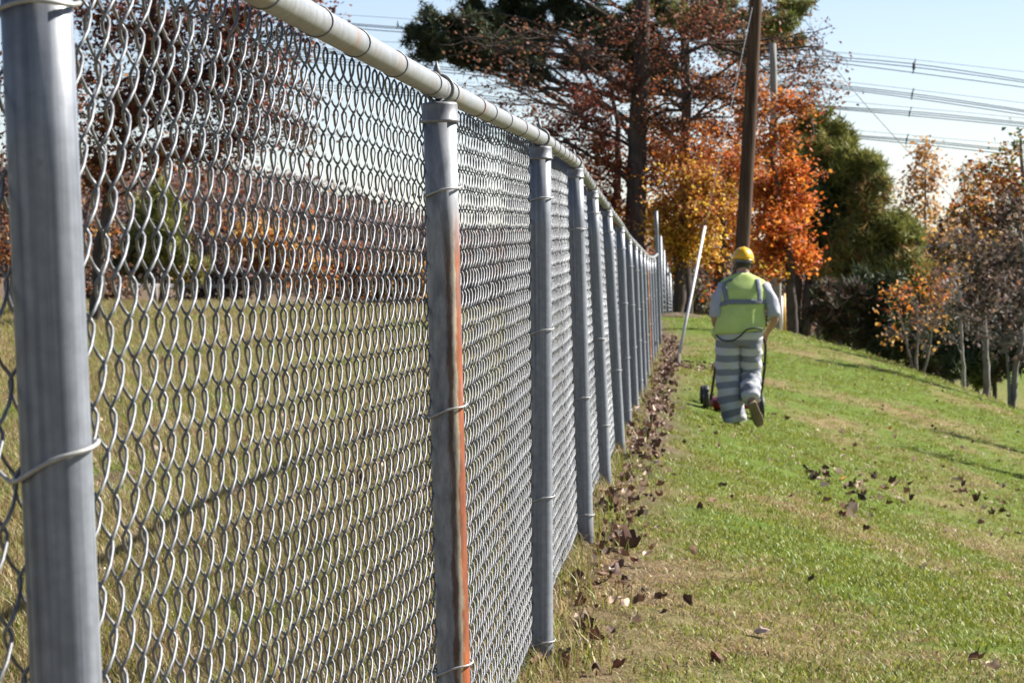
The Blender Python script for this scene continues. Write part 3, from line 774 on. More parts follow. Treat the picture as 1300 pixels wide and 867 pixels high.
# far thin trees against the sky
build_tree('tulip_tree', 'tall slim tree with sparse pale orange leaves against the sky', 'tree', 120,
    [(1178, 400), (1178, 320), (1177, 250), (1174, 185)], 6,
    [(1172, 190, 18, 18, 220, 'paleorange+gold', 8), (1165, 225, 22, 20, 230, 'paleorange', 9), (1188, 225, 22, 22, 220, 'paleorange', 9), (1155, 255, 22, 20, 150, 'paleorange', 8), (1185, 265, 24, 20, 170, 'paleorange+gold', 8), (1170, 295, 30, 18, 90, 'gold', 7), (1200, 300, 26, 20, 80, 'gold', 7)],
    leaf=.17, bark=M_palebark, twig=5, thr=2.2)
build_tree('bare_tree', 'bare pale tree between the green pine and the slim orange tree', 'tree', 125,
    [(1124, 400), (1124, 320), (1122, 250), (1120, 200)], 5,
    [(1120, 215, 18, 20, 0, 'dry', 11), (1112, 245, 20, 22, 0, 'dry', 11), (1134, 235, 16, 22, 0, 'dry', 10), (1140, 265, 16, 20, 0, 'dry', 9)], bark=M_palebark, twig=6, thr=2.4)
build_tree('bare_tree', 'bare pale tree right of the slim orange tree on skyline', 'tree', 125,
    [(1228, 400), (1228, 320), (1226, 250), (1222, 205)], 5,
    [(1222, 220, 16, 20, 6, 'paleorange', 10), (1212, 245, 18, 22, 10, 'paleorange', 10), (1234, 240, 18, 22, 10, 'paleorange', 10), (1240, 215, 20, 14, 60, 'paleorange+rust', 7)], leaf=.16, bark=M_palebark, twig=6, thr=2.2)
for (px, py, rx, ry, z, pk, lab) in [(1208, 300, 44, 40, 105, 'gold+dry', 'golden thin leaved bush on far slope under the slim tree'), (1240, 265, 36, 40, 100, 'paleorange+rust+greenleaf', 'rusty orange far tree behind the right edge oak'), (1160, 350, 36, 30, 100, 'dry+gold', 'brown grey brushy tree behind the orange shrub')]:
    build_tree('broadleaf_tree', lab, 'tree', z, [(px, py + ry + 50), (px, py + ry), (px, py)], 7,
        [(px + dx * rx, py + dy * ry, rx * .55, ry * .5, 130, pk, 8) for dx, dy in [(0, 0), (-.6, .3), (.6, .2), (0, -.6), (-.3, .7), (.4, .7)]], leaf=.2, bark=M_greybark, twig=4, thr=1.8)
# trees and brush seen through the fence on the left
build_tree('oak_tree', 'dark red oak seen through the near fence panel', 'tree', 46,
    [(120, 400), (122, 320), (140, 220), (170, 120), (195, 20), (210, -120)], 17,
    [(130, 40, 70, 60, 420, 'oakred+oakbrown', 13), (210, 40, 70, 60, 480, 'oakred+oakbrown', 14), (290, 30, 60, 50, 380, 'oakred', 12), (240, 120, 70, 45, 400, 'oakred+oakbrown', 12), (330, 90, 55, 45, 240, 'oakred', 10), (390, 20, 45, 40, 180, 'oakred', 9),
     (150, 140, 60, 50, 420, 'oakbrown+rust', 12), (190, 200, 60, 36, 240, 'oakred+rust', 9), (300, 165, 55, 34, 170, 'oakred', 9), (110, 220, 50, 50, 380, 'oakbrown+rust', 10), (410, 45, 30, 16, 60, 'oakbrown', 5), (60, 120, 60, 80, 420, 'oakbrown+rust', 10), (380, 110, 45, 36, 110, 'oakred', 8), (438, 40, 14, 10, 20, 'oakbrown', 3), (260, 190, 60, 34, 260, 'oakbrown+oakred', 11), (340, 150, 50, 40, 200, 'oakred+oakbrown', 10), (400, 170, 40, 34, 90, 'oakbrown', 8), (200, 100, 60, 50, 300, 'oakbrown+oakred', 11), (290, 90, 60, 44, 300, 'oakred', 11),
     (0, 100, 60, 110, 420, 'oakbrown+rust', 9), (60, -30, 90, 60, 300, 'oakred', 8), (230, -50, 110, 50, 300, 'oakred', 9), (350, -40, 90, 40, 240, 'oakred', 8)],
    leaf=.075, bark=M_bark, twig=5, limb_k=.45, dens=3.0)
build_tree('maple_tree', 'orange brown maple low at the far left picture edge', 'tree', 52,
    [(20, 400), (22, 340), (30, 260)], 14,
    [(10, 300, 50, 50, 420, 'rust+oakbrown', 10), (60, 330, 50, 40, 360, 'rust+dry', 9), (120, 310, 46, 40, 360, 'rust+gold+dry', 9), (150, 350, 40, 26, 260, 'oakbrown+dry', 8), (30, 230, 40, 40, 220, 'oakbrown', 8)], leaf=.11, bark=M_palebark, twig=4)
build_tree('cedar_tree', 'olive green cedar behind the near fence panel', 'tree', 62,
    [(205, 395), (205, 340), (208, 280), (212, 240)], 9,
    [(190, 290, 34, 30, 300, 'pine', 8), (220, 310, 34, 30, 300, 'pine', 8), (205, 255, 24, 20, 180, 'pine', 6), (170, 330, 30, 24, 200, 'pine+dry', 6), (235, 335, 30, 20, 180, 'pine+pinebrown', 6)], leaf=.11, needles=True, twig=3, dens=2.0)
build_tree('broadleaf_tree', 'golden orange rounded tree across the field behind the fence', 'tree', 88,
    [(335, 380), (335, 350), (337, 310)], 9,
    [(320, 300, 26, 22, 300, 'gold', 7), (350, 310, 30, 24, 340, 'gold+rust', 8), (335, 335, 40, 20, 320, 'gold+rust+dry', 8), (375, 330, 30, 22, 260, 'gold+rust+dry', 7), (300, 330, 24, 20, 180, 'gold+dry', 6), (410, 335, 24, 20, 200, 'rust+gold', 6)], leaf=.17, bark=M_greybark, twig=3)
for k, (px, py, rx, ry, z, pk, lab) in enumerate([(270, 340, 40, 34, 80, 'dry+purple', 'grey brown bare bush across the field behind the fence'), (450, 335, 44, 30, 95, 'purple+rust', 'purple brown bush far across field left of rusty post'), (510, 345, 34, 26, 92, 'gold+dry', 'tan bush far across field beside the rusty post'),
        (110, 365, 50, 26, 70, 'dry+oakbrown', 'dark brown brush at the left end of the field'), (620, 340, 50, 34, 110, 'purple+dry', 'grey purple brush far behind the second fence panel'), (700, 330, 44, 40, 100, 'rust+oakbrown', 'rust brown brush behind the third fence panel')]):
    build_tree('shrub', lab, 'bush', z, [(px, py + ry + 20), (px, py + ry * .5), (px, py)], 6,
        [(px + dx * rx, py + dy * ry, rx * .55, ry * .5, 170, pk, 8) for dx, dy in [(0, 0), (-.6, .3), (.6, .2), (0, -.6), (-.3, .7), (.4, .7), (-.8, .8), (.8, .8)]], leaf=.15, bark=M_greybark, twig=5, thr=1.6)
# undergrowth between the trunks behind the crest
for px, py, rx, ry, z, pk, lab in [(880, 375, 26, 24, 90, 'dry+greenleaf', 'grey green undergrowth between the two maple trunks'), (945, 370, 34, 30, 92, 'dry+greenleaf', 'dull green undergrowth behind the worker'), (835, 350, 24, 40, 95, 'dry+rust', 'brown undergrowth behind the fence end'), (985, 380, 26, 24, 100, 'dry+pinedark', 'dark undergrowth behind the grey pole'), (770, 350, 40, 50, 98, 'dry+rust', 'brown undergrowth seen beneath the thick oak')]:
    build_tree('shrub', lab, 'bush', z, [(px, py + ry + 20), (px, py + ry * .5), (px, py)], 5,
        [(px + dx * rx, py + dy * ry, rx * .55, ry * .5, 150, pk, 8) for dx, dy in [(0, 0), (-.6, .3), (.6, .2), (0, -.6), (-.4, .8), (.4, .8)]], leaf=.13, bark=M_greybark, twig=5, thr=1.6)
# slim cedars right of the picture, whose shadows band the slope
def topx(x, y, z): return 650 + F * x / y, 433.5 + F * ((SP * y * -1 - (z - CAMZ) * CP) / (CP * y - SP * (z - CAMZ)))
for (x, y, hgt, wid, lab) in [(12.0, 40.6, 7.2, .62, 'slim cedar farthest up the slope right of the picture'), (10.6, 35.2, 6.6, .55, 'slim cedar halfway down the slope right of the picture'), (10.8, 26.0, 7.2, .5, 'slim cedar nearest the camera right of the picture')]:
    z0 = gz(x, y); k_ = F / y
    px, pb = topx(x, y, z0)
    cl_ = [(px + rng.normal() * 5, pb - k_ * hgt * f_, k_ * wid * (1.05 - f_ * .75), k_ * hgt * .10, int(300 * (1.1 - f_)), 'pinedark+pine', 7, 0.) for f_ in (.12, .22, .32, .44, .56, .68, .8, .92)]
    build_tree('cedar_tree', lab, 'tree', y, [(px, pb), (px, pb - k_ * hgt * .5), (px, pb - k_ * hgt * .97)], k_ * .16, cl_, leaf=.10, needles=True, twig=3, group='cedars right of the picture')

# ---------------------------------------------------------------- far wooded hills
hx = np.linspace(-260, 260, 90); hy = np.linspace(230, 420, 16)
HX, HY = np.meshgrid(hx, hy)
prof = np.interp(HX / HY * F + 650, [-400, 0, 150, 250, 350, 430, 500, 560, 700, 1000, 1160, 1200, 1300, 1700], [214, 222, 228, 230, 238, 256, 274, 294, 306, 310, 298, 300, 302, 300])
top = (320 - prof) / F * 330
hh = np.sin(np.clip((HY - 230) / 190, 0, 1) * np.pi) ** .7
HZ = CAMZ - 4 + (top + 4) * hh + (fbm(HX * .12, HY * .12, 4) - .5) * 1.6 * hh
nx, ny = len(hx), len(hy)
i, j = np.meshgrid(np.arange(ny - 1), np.arange(nx - 1), indexing='ij')
Q = np.stack([i * nx + j, i * nx + j + 1, (i + 1) * nx + j + 1, (i + 1) * nx + j], -1).reshape(-1, 4)
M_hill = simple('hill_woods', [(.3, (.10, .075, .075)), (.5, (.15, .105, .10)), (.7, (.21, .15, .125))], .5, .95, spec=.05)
ho = link('hills', fast_mesh('hills', np.stack([HX.ravel(), HY.ravel(), HZ.ravel()], -1), Q), M_hill, smooth=True); tag(ho, kind='structure')
# far woods as one mass: thin stems with leafy twigs
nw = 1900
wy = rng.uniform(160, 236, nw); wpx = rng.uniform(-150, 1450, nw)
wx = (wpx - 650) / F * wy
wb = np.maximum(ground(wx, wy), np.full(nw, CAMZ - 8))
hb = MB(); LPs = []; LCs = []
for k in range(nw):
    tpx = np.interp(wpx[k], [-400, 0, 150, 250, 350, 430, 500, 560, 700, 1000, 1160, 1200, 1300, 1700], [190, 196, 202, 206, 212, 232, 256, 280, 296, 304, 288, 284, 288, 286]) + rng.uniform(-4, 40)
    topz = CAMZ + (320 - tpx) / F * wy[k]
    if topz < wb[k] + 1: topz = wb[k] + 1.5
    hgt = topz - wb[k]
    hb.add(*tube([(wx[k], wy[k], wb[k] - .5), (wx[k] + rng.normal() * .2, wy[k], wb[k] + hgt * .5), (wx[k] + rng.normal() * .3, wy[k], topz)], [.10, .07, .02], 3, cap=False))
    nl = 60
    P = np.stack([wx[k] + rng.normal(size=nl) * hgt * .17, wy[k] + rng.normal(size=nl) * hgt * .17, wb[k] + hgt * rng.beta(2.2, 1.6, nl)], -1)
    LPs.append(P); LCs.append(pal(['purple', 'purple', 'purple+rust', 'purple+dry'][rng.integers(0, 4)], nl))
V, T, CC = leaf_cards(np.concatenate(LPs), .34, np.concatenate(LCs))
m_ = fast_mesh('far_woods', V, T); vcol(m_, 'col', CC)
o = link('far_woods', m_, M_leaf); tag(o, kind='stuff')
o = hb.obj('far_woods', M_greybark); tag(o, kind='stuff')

# guard rail along the road across the field
gr0, gr1 = at(120, 361, 74), at(300, 363, 80)
grl = thing('guard_rail', 'pale road guard rail across the field behind the fence', 'guard rail', (float(gr0[0]), float(gr0[1]), gz(gr0[0], gr0[1])))
GO = np.array(grl.location)
b_ = MB(); pth = np.linspace(gr0, gr1, 8) - GO
for zoff, r_ in ((0, .03), (-.05, .025)): b_.add(*tube(pth + [0, 0, zoff], r_, 8))
b_.obj('beam', M_greypole, grl)
for s in np.linspace(.02, .98, 6):
    p = gr0 * (1 - s) + gr1 * s - GO; g_ = gz(*(gr0 * (1 - s) + gr1 * s)[:2]) - GO[2]
    b_ = MB(); b_.add(*box((p[0], p[1] + .1, (p[2] + g_) / 2 - .05), (.12, .12, max(.2, p[2] - g_ + .1)))); b_.obj('post', M_greypole, grl, smooth=False)

# ---------------------------------------------------------------- poles, guys and overhead lines
def pole(name, label, pts, Z, wpx, mat, over):
    TP = [at(p[0], p[1], Z) for p in pts]
    g_ = gz(TP[0][0], TP[0][1]); dirv = TP[1] - TP[0]
    base = TP[0] + dirv * ((g_ - .3 - TP[0][2]) / dirv[2]); top = TP[-1] + (TP[-1] - TP[-2]) * over
    o = thing(name, label, 'utility pole', tuple(base))
    P = smooth_path([base, top], 14) + np.sin(np.linspace(0, np.pi, 14))[:, None] * np.array([.03, 0, 0])
    b_ = MB(); b_.add(*tube(P - base, wpx * Z / F * .5 * np.linspace(1.08, .85, 14), 20)); b_.obj('pole_shaft', mat, o)
    return o, base, top
p1, p1b, p1t = pole('utility_pole', 'tall brown wooden utility pole leaning right behind the worker', [(936, 400), (941, 300), (958, 0)], 53, 18, M_pole, .35)
# hardware near the top, out of frame: crossarm and insulators
b_ = MB(); tv = p1t - p1b
b_.add(*box(tv * .95 + [0, -.2, 0], (2.4, .1, .12))); b_.obj('crossarm', M_pole, p1, smooth=False)
p2, p2b, p2t = pole('utility_pole', 'slim weathered grey utility pole beside the orange maple', [(987, 420), (987, 300), (981, 58)], 67, 10.5, M_greypole, 0.01)
gb = at(994, 419, 59.4)
b_ = MB(); b_.add(*tube([at(992.3, 419.5, 65.4), at(992.3, 376, 65.6)], .028, 8)); o = b_.obj('guy_guard', M_whitepvc, None); tag(o, 'short white plastic guard strip at foot of the grey pole', 'guy guard')
b_ = MB(); b_.add(*tube([at(996.3, 419.5, 65.5), at(995.5, 373, 65.7)], .03, 8)); o = b_.obj('guy_guard', M_yellowpvc, None); tag(o, 'short yellow guard strip at foot of the grey pole', 'guy guard')
# guy wire with its white plastic guard
anc = at(860, 469, 41.5)
anc[2] = gz(anc[0], anc[1]) + .02
guy = thing('guy_wire', 'slanting guy wire with long white plastic guard near the fence end', 'guy wire', tuple(anc))
g0, g1, g2 = at(862, 450, 41.7), at(895, 288, 43.4), at(956, 6, 53)
b_ = MB(); b_.add(*tube(np.array([g0, at(877, 378, 42.4), g1]) - anc, .021, 12)); b_.obj('guy_guard', M_dullpvc, guy)
b_ = MB(); b_.add(*tube(np.array([anc - [0, 0, .2], g0]) - anc, [.036, .028], 8)); b_.obj('anchor_rod', M_wood_old, guy)
b_ = MB(); b_.add(*tube(np.array([g1, g2]) - anc, .005, 5)); b_.obj('wire', M_cable, guy)

# transmission line bundles far behind
def bundle(label, Z, ptsets, spacer, thin=None):
    """ptsets: list of conductors, each list of px points"""
    o = thing('power_line', label, 'power line', tuple(at(*ptsets[0][0], Z)), 'transmission lines crossing the sky')
    O = np.array(o.location)
    for c in ptsets:
        P = smooth_path([at(p[0], p[1], Z) for p in c], 40)
        b_ = MB(); b_.add(*tube(P - O, .027, 5)); b_.obj('conductor', M_cable, o)
    if thin:
        P = smooth_path([at(p[0], p[1], Z) for p in thin], 40)
        b_ = MB(); b_.add(*tube(P - O, .012, 4)); b_.obj('ground_wire', M_cable, o)
    if spacer:
        x, y0, y1, wd = spacer
        b_ = MB()
        b_.add(*tube([at(x + 1.5, y0, Z) - O, at(x, (y0 + y1) / 2 - 3, Z) - O], .035, 6))
        b_.add(*tube([at(x, y0 + 4, Z) - O, at(x - .6, y0 + 6, Z) - O, at(x - 1, y1 - 6, Z) - O, at(x - 1.3, y1 - 4, Z) - O], [.03, wd, wd, .03], 8))
        b_.add(*tube([at(x - 1, (y0 + y1) / 2, Z) - O, at(x - 2, y1, Z) - O], .035, 6))
        b_.obj('spacer', M_cable, o)
Zp = 175
bundle('topmost bundle of three power lines right of the tall trees', Zp, [[(150, 8), (520, 36), (1037, 71), (1160, 80.5), (1300, 102), (1450, 128)], [(150, 10), (520, 38), (1037, 74), (1160, 85), (1300, 104.5), (1450, 130)], [(150, 14), (520, 42), (1037, 77), (1160, 92.5), (1300, 111), (1450, 134)]], (1161, 75, 94, .085), [(150, 0), (600, 30), (1100, 69.5), (1300, 91.5), (1450, 108)])
bundle('second bundle of power lines from the top', Zp, [[(100, 40), (520, 70), (1053, 107), (1160, 119), (1300, 140), (1450, 165)], [(100, 42), (520, 73), (1053, 109), (1160, 122), (1300, 142), (1450, 167)], [(100, 45), (520, 76), (1053, 111), (1160, 125), (1300, 146), (1450, 170)]], (1159, 112, 127, .05), [(100, 30), (600, 60), (1076, 104), (1300, 131), (1450, 150)])
bundle('third bundle of power lines from the top', Zp, [[(100, 55), (520, 81), (1034, 134.5), (1156, 141), (1300, 156), (1450, 172)], [(100, 58), (520, 84), (1034, 135.5), (1156, 144), (1300, 158), (1450, 174)], [(100, 60), (520, 88), (1034, 136.5), (1156, 147), (1300, 161), (1450, 178)]], (1156, 136, 149, .05), [(100, 50), (600, 78), (1050, 127), (1300, 150), (1450, 168)])
bundle('lowest bundle of power lines above the skyline trees', Zp, [[(100, 90), (590, 119), (1067, 171.5), (1153, 176), (1300, 192), (1450, 212)], [(100, 93), (590, 122), (1067, 172.5), (1153, 178.5), (1300, 194), (1450, 214)], [(100, 97), (590, 126), (1067, 174), (1153, 182), (1300, 198), (1450, 218)]], (1152, 170, 184, .05), [(100, 85), (590, 112), (1067, 164), (1300, 185), (1450, 200)])
b_ = MB(); b_.add(*tube(smooth_path([at(1040, 60, 95), at(1085, 118, 95), at(1150, 190, 95), at(1215, 258, 93), at(1255, 288, 92), at(1330, 330, 90)], 24), .012, 5)); o = b_.obj('service_wire', M_greypole); tag(o, 'thin pale service wire slanting down behind the right trees', 'wire')
b_ = MB(); b_.add(*tube(smooth_path([at(1090, 318, 98), at(1170, 313.5, 98), at(1250, 311, 98), at(1360, 309, 98)], 16), .03, 5)); o = b_.obj('cable', M_cable); tag(o, 'dark level cable crossing behind the right trees', 'cable')

# ---------------------------------------------------------------- the worker
ZM = 30.0
PXM = ZM / F
WO = at(940, 540, ZM); WO[2] = gz(WO[0], WO[1])
man = thing('person', 'worker seen from behind in yellow hard hat, lime vest and grey striped trousers pushing mower', 'person', tuple(WO))
def mp(px, py, y=0.): return np.array([(px - 940) * PXM, y, (540 - py) * PXM])
def fabric(name, stops, scale=14, rough=.9, bmp=.25):
    return simple(name, stops, scale, rough, bmp=bmp, spec=.15)
M_skin = simple('skin', [(.3, (.30, .165, .11)), (.7, (.38, .21, .145))], 12, .55)
M_hair = simple('hair', [(.3, (.018, .013, .010)), (.7, (.035, .026, .02))], 40, .6)
M_vest = fabric('lime_vest', [(.3, (.40, .50, .15)), (.7, (.49, .58, .20))], 9)
M_refl = fabric('grey_reflective_tape', [(.3, (.14, .15, .175)), (.7, (.20, .21, .24))], 30, .5, .1)
M_shirt = fabric('grey_shirt', [(.3, (.30, .31, .34)), (.7, (.40, .41, .44))], 9)
M_hat = simple('yellow_hat', [(.3, (.70, .36, .008)), (.7, (.76, .41, .012))], 3, .3)
M_black = simple('black_plastic', [(.3, (.014, .014, .016)), (.7, (.028, .028, .03))], 8, .55)
M_boot = simple('tan_boot', [(.3, (.14, .10, .05)), (.7, (.22, .165, .09))], 12, .85)
M_red = simple('red_mower_paint', [(.3, (.22, .02, .018)), (.7, (.32, .035, .03))], 6, .4)
M_greymetal = simple('dull_metal', [(.3, (.12, .12, .125)), (.7, (.24, .24, .245))], 9, .5, .5)
m, t, b = mat_new('striped_trousers')
a_ = N(t, 'ShaderNodeAttribute', attribute_name='len')
mu = N(t, 'ShaderNodeMath', operation='MULTIPLY_ADD'); t.links.new(a_.outputs['Fac'], mu.inputs[0]); mu.inputs[1].default_value = 1 / .143; mu.inputs[2].default_value = .38
wn = noise(t, coords(t), 9, 3)
ma = N(t, 'ShaderNodeMath', operation='MULTIPLY_ADD'); t.links.new(wn, ma.inputs[0]); ma.inputs[1].default_value = .12; t.links.new(mu.outputs[0], ma.inputs[2])
fr_ = N(t, 'ShaderNodeMath', operation='FRACT'); t.links.new(ma.outputs[0], fr_.inputs[0])
r_ = ramp(t, fr_.outputs[0], [(.0, (.20, .205, .235)), (.46, (.20, .205, .235)), (.50, (.46, .455, .45)), (.96, (.46, .455, .45)), (1.0, (.20, .205, .235))])
t.links.new(r_.outputs[0], b.inputs['Base Color']); b.inputs['Roughness'].default_value = .92; b.inputs['Specular IOR Level'].default_value = .1
bump(t, b, noise(t, coords(t, (1, 1, .6)), 16, 3), .35, .02)
M_pants = m

# body: one skinned surface (head, neck, trunk, arms with hands, legs)
sk = [] ; se = []; sr = []
def sv(p, r, par=None):
    sk.append(tuple(p)); sr.append(r if isinstance(r, tuple) else (r, r))
    if par is not None: se.append((par, len(sk) - 1))
    return len(sk) - 1
pel = sv((-.01, 0, .93), (.155, .11))
sp1 = sv((0, .03, 1.12), (.155, .105), pel); sp2 = sv((.02, .08, 1.32), (.165, .11), sp1); sp3 = sv((.03, .11, 1.43), (.10, .085), sp2)
nk = sv((.032, .13, 1.51), (.058, .06), sp3); hd0 = sv((.033, .155, 1.575), (.07, .085), nk); hd1 = sv((.033, .165, 1.65), (.078, .098), hd0); hd2 = sv((.033, .16, 1.72), (.068, .085), hd1)
nose = sv((.033, .275, 1.60), .014, hd0)
for s in (-1, 1): sv((.033 + s * .086, .15, 1.615), (.012, .02), hd1)
def arm(s, sh, el, wr_, grip):
    a0 = sv(sh, .062, sp2); a1 = sv(tuple((np.array(sh) + el) / 2), .053, a0); a2 = sv(el, .044, a1); a3 = sv(tuple((np.array(el) * .45 + np.array(wr_) * .55)), .039, a2); a4 = sv(wr_, .028, a3)
    g_ = np.array(grip); wv_ = np.array(wr_); d_ = g_ - wv_; d_ /= np.linalg.norm(d_)
    palm = sv(tuple(wv_ + d_ * .05), (.036, .020), a4); pl2 = sv(tuple(wv_ + d_ * .085), (.036, .018), palm)
    for q in range(4):
        off = np.array([(q - 1.5) * .021, 0, 0]); ln = (.9, 1.05, 1., .8)[q]
        k0 = wv_ + d_ * .09 + off
        f1 = sv(tuple(k0 + d_ * .030 * ln + [0, .012, -.002]), .0095, pl2); f2_ = sv(tuple(k0 + d_ * .040 * ln + [0, .026, -.024]), .009, f1); sv(tuple(k0 + d_ * .022 * ln + [0, .018, -.044]), .008, f2_)
    t1 = sv(tuple(wv_ + d_ * .045 + [-s * .042, .0, -.012]), .012, palm); sv(tuple(wv_ + d_ * .085 + [-s * .040, .0, -.035]), .010, t1)
RE, RW, RG = mp(984, 404, -.02), mp(976, 422, .20), mp(973, 430, .30)
LE, LW, LG = mp(907, 405, .0), mp(914, 422, .20), mp(917, 430, .30)
arm(1, mp(973, 362, .07), RE, RW, RG)
arm(-1, mp(915, 362, .07), LE, LW, LG)
lh = sv((-.115, 0, .88), .105, pel); lk = sv((-.115, .06, .50), .066, lh); la = sv((-.07, .02, .10), .042, lk); lt = sv((-.06, .20, .045), .036, la)
rh = sv((.115, 0, .88), .105, pel); rk = sv((.11, .09, .49), .066, rh); ra = sv((.10, -.20, .235), .042, rk); rt = sv((.165, -.13, .06), .036, ra)
bm_ = bpy.data.meshes.new('person'); bm_.from_pydata(sk, se, [])
body = link('body', bm_, M_skin, man)
sm_ = body.modifiers.new('skin', 'SKIN'); sm_.use_smooth_shade = True
for k, r_ in enumerate(sr): bm_.skin_vertices[0].data[k].radius = r_
for k in range(len(sr)): bm_.skin_vertices[0].data[k].use_root = (k == 0)
ss = body.modifiers.new('sub', 'SUBSURF'); ss.levels = 1; ss.render_levels = 2
# eyes
for s in (-1, 1):
    b_ = MB(); b_.add(*tube(np.array([(.033 + s * .032, .252, 1.632), (.033 + s * .032, .262, 1.632)]), [.013, .006], 8)); b_.obj('eye', M_black, man)

def sellipse(cx, cy, rx, ry, z, n=36, p=2.4):
    a_ = np.linspace(0, 2 * np.pi, n, endpoint=False); c_, s_ = np.cos(a_), np.sin(a_)
    k_ = (np.abs(c_) ** p + np.abs(s_) ** p) ** (-1 / p)
    return np.stack([cx + rx * k_ * c_, cy + ry * k_ * s_, 0 * a_ + z], -1)
# vest surface: profile rows z, cx, cy, rx, ry
VR = np.array([(.945, -.012, .005, .246, .165), (1.00, -.010, .005, .243, .162), (1.08, -.003, .015, .238, .155), (1.18, .008, .035, .236, .152), (1.28, .022, .060, .240, .150), (1.36, .030, .075, .246, .142), (1.415, .034, .09, .245, .120), (1.45, .034, .10, .215, .105), (1.485, .033, .11, .155, .092), (1.515, .033, .12, .085, .078), (1.525, .033, .122, .072, .07)])
def vrow(z): return [np.interp(z, VR[:, 0], VR[:, q]) for q in range(1, 5)]
zs = np.concatenate([np.linspace(.945, 1.40, 22), np.linspace(1.41, 1.525, 9)])
rings = []
for z in zs:
    cx, cy, rx, ry = vrow(z); rg = sellipse(cx, cy, rx, ry, z, 48)
    a_ = np.linspace(0, 2 * np.pi, 48, endpoint=False)
    f_ = .008 * np.sin(a_ * 7 + z * 9) * np.clip((1.35 - z) * 3, 0, 1) + .006 * np.sin(a_ * 3 - z * 22)
    rg[:, :2] += np.stack([np.cos(a_), np.sin(a_)], -1) * f_[:, None]
    rg[:, 2] += (z < .97) * (.03 * np.cos(a_ - .4))            # uneven hem
    rings.append(rg)
b_ = MB(); b_.add(*loft(rings, cap=False)); vest = b_.obj('safety_vest', M_vest, man)
sol_ = vest.modifiers.new('thick', 'SOLIDIFY'); sol_.thickness = .006
# reflective tape: chest band and two shoulder straps
bm2 = MB()
for z0, z1 in [(1.218, 1.264)]:
    rg = []
    for z in np.linspace(z0, z1, 5):
        cx, cy, rx, ry = vrow(z); q = sellipse(cx, cy, rx + .012, ry + .012, z, 48); q[:, 2] -= (q[:, 0] < -.12) * (np.abs(q[:, 0]) - .12) * .30
        rg.append(q)
    bm2.add(*loft(rg, cap=False))
o = bm2.obj('reflective_band', M_refl, man); sx_ = o.modifiers.new('thick', 'SOLIDIFY'); sx_.thickness = .003
for x0, x1 in [(-.150, -.178), (.185, .205)]:
    rw = []
    for z in list(np.linspace(1.25, 1.47, 12)):
        cx, cy, rx, ry = vrow(z); xc = np.interp(z, [1.25, 1.47], [x0, x1]) if x0 < 0 else np.interp(z, [1.25, 1.47], [x0, x1 - .03])
        if z > 1.44 and x0 < 0: xc = max(xc, cx - rx + .06)
        row = []
        for dx in np.linspace(-.023, .023, 4):
            u_ = np.clip((xc + dx - cx) / (rx + .012), -.98, .98)
            row.append((xc + dx, cy - (ry + .012) * (1 - abs(u_) ** 2.4) ** (1 / 2.4), z))
        rw.append(row)
    Rw = np.array(rw); n0, k0 = Rw.shape[:2]
    i, j = np.meshgrid(np.arange(n0 - 1), np.arange(k0 - 1), indexing='ij')
    b_ = MB(); b_.add(Rw.reshape(-1, 3), np.stack([i * k0 + j, i * k0 + j + 1, (i + 1) * k0 + j + 1, (i + 1) * k0 + j], -1).reshape(-1, 4))
    o = b_.obj('reflective_strap', M_refl, man); sx_ = o.modifiers.new('thick', 'SOLIDIFY'); sx_.thickness = .004
# shirt sleeves
def limb_loft(path, rads, n=20, nper=10, wob=.004, flat=1.0):
    P = smooth_path(path, nper); R_ = np.interp(np.linspace(0, 1, nper), np.linspace(0, 1, len(rads)), rads)
    V, fs = tube(P, R_, n, cap=True)
    V = V.reshape(nper, n, 3); a_ = np.linspace(0, 2 * np.pi, n, endpoint=False)
    w_ = 1 + (wob / R_)[:, None] * (np.sin(3 * a_[None] + np.arange(nper)[:, None] * 1.3) + .7 * np.sin(5 * a_[None] - np.arange(nper)[:, None] * 1.9))
    V = P[:, None] + (V - P[:, None]) * w_[..., None]
    return V.reshape(-1, 3), fs, P
for s, sh, el, nm in ((1, mp(968, 362, .07), mp(983.5, 402, -.01), 'r'), (-1, mp(920, 362, .07), mp(908.5, 403, .0), 'l')):
    b_ = MB(); V, fs, P = limb_loft([sh, (sh + el) / 2 + [s * .022, 0, .012], el], [.068, .072, .066], 22, 10, .005)
    b_.add(V, fs); b_.obj('shirt_sleeve', M_shirt, man)
b_ = MB(); b_.add(*loft([sellipse(.033, .12, .066, .066, 1.50, 24), sellipse(.033, .128, .062, .064, 1.535, 24)], cap=False)); b_.obj('shirt_collar', M_shirt, man)
# trousers: seat and two legs, striped along their length
def add_len(b_, V, fs, ln): b_.add(V, fs, ln)
tb = MB()
zz = np.linspace(.80, 1.0, 9)
rg = []
for z in zz:
    k_ = (z - .80) / .20
    rg.append(sellipse(-.012, .0, .205 + .035 * min(1, k_ * 2.2) - .012 * k_, .10 + .045 * min(1, k_ * 1.8) - .022 * k_ ** 3, z, 40, 2.3))
V, fs = loft(rg); tb.add(V, fs, V[:, 2])
def leg(path, rads, start_z, nper=26):
    V, fs, P = limb_loft(path, rads, 26, nper, .0085)
    d_ = np.concatenate([[0], np.cumsum(np.linalg.norm(np.diff(P, axis=0), axis=1))])
    ln = np.repeat(start_z - d_, 26)
    tb.add(V, fs, ln)
leg([(-.125, .0, .90), (-.128, .03, .68), (-.122, .05, .48), (-.100, .02, .25), (-.045, -.01, .03)], [.118, .126, .122, .122, .112], .90)
leg([(.098, .0, .90), (.098, .05, .70), (.104, .085, .50), (.094, -.04, .38), (.092, -.17, .27)], [.118, .118, .110, .102, .086], .90)
tb.obj('trousers', M_pants, man, attr='len')
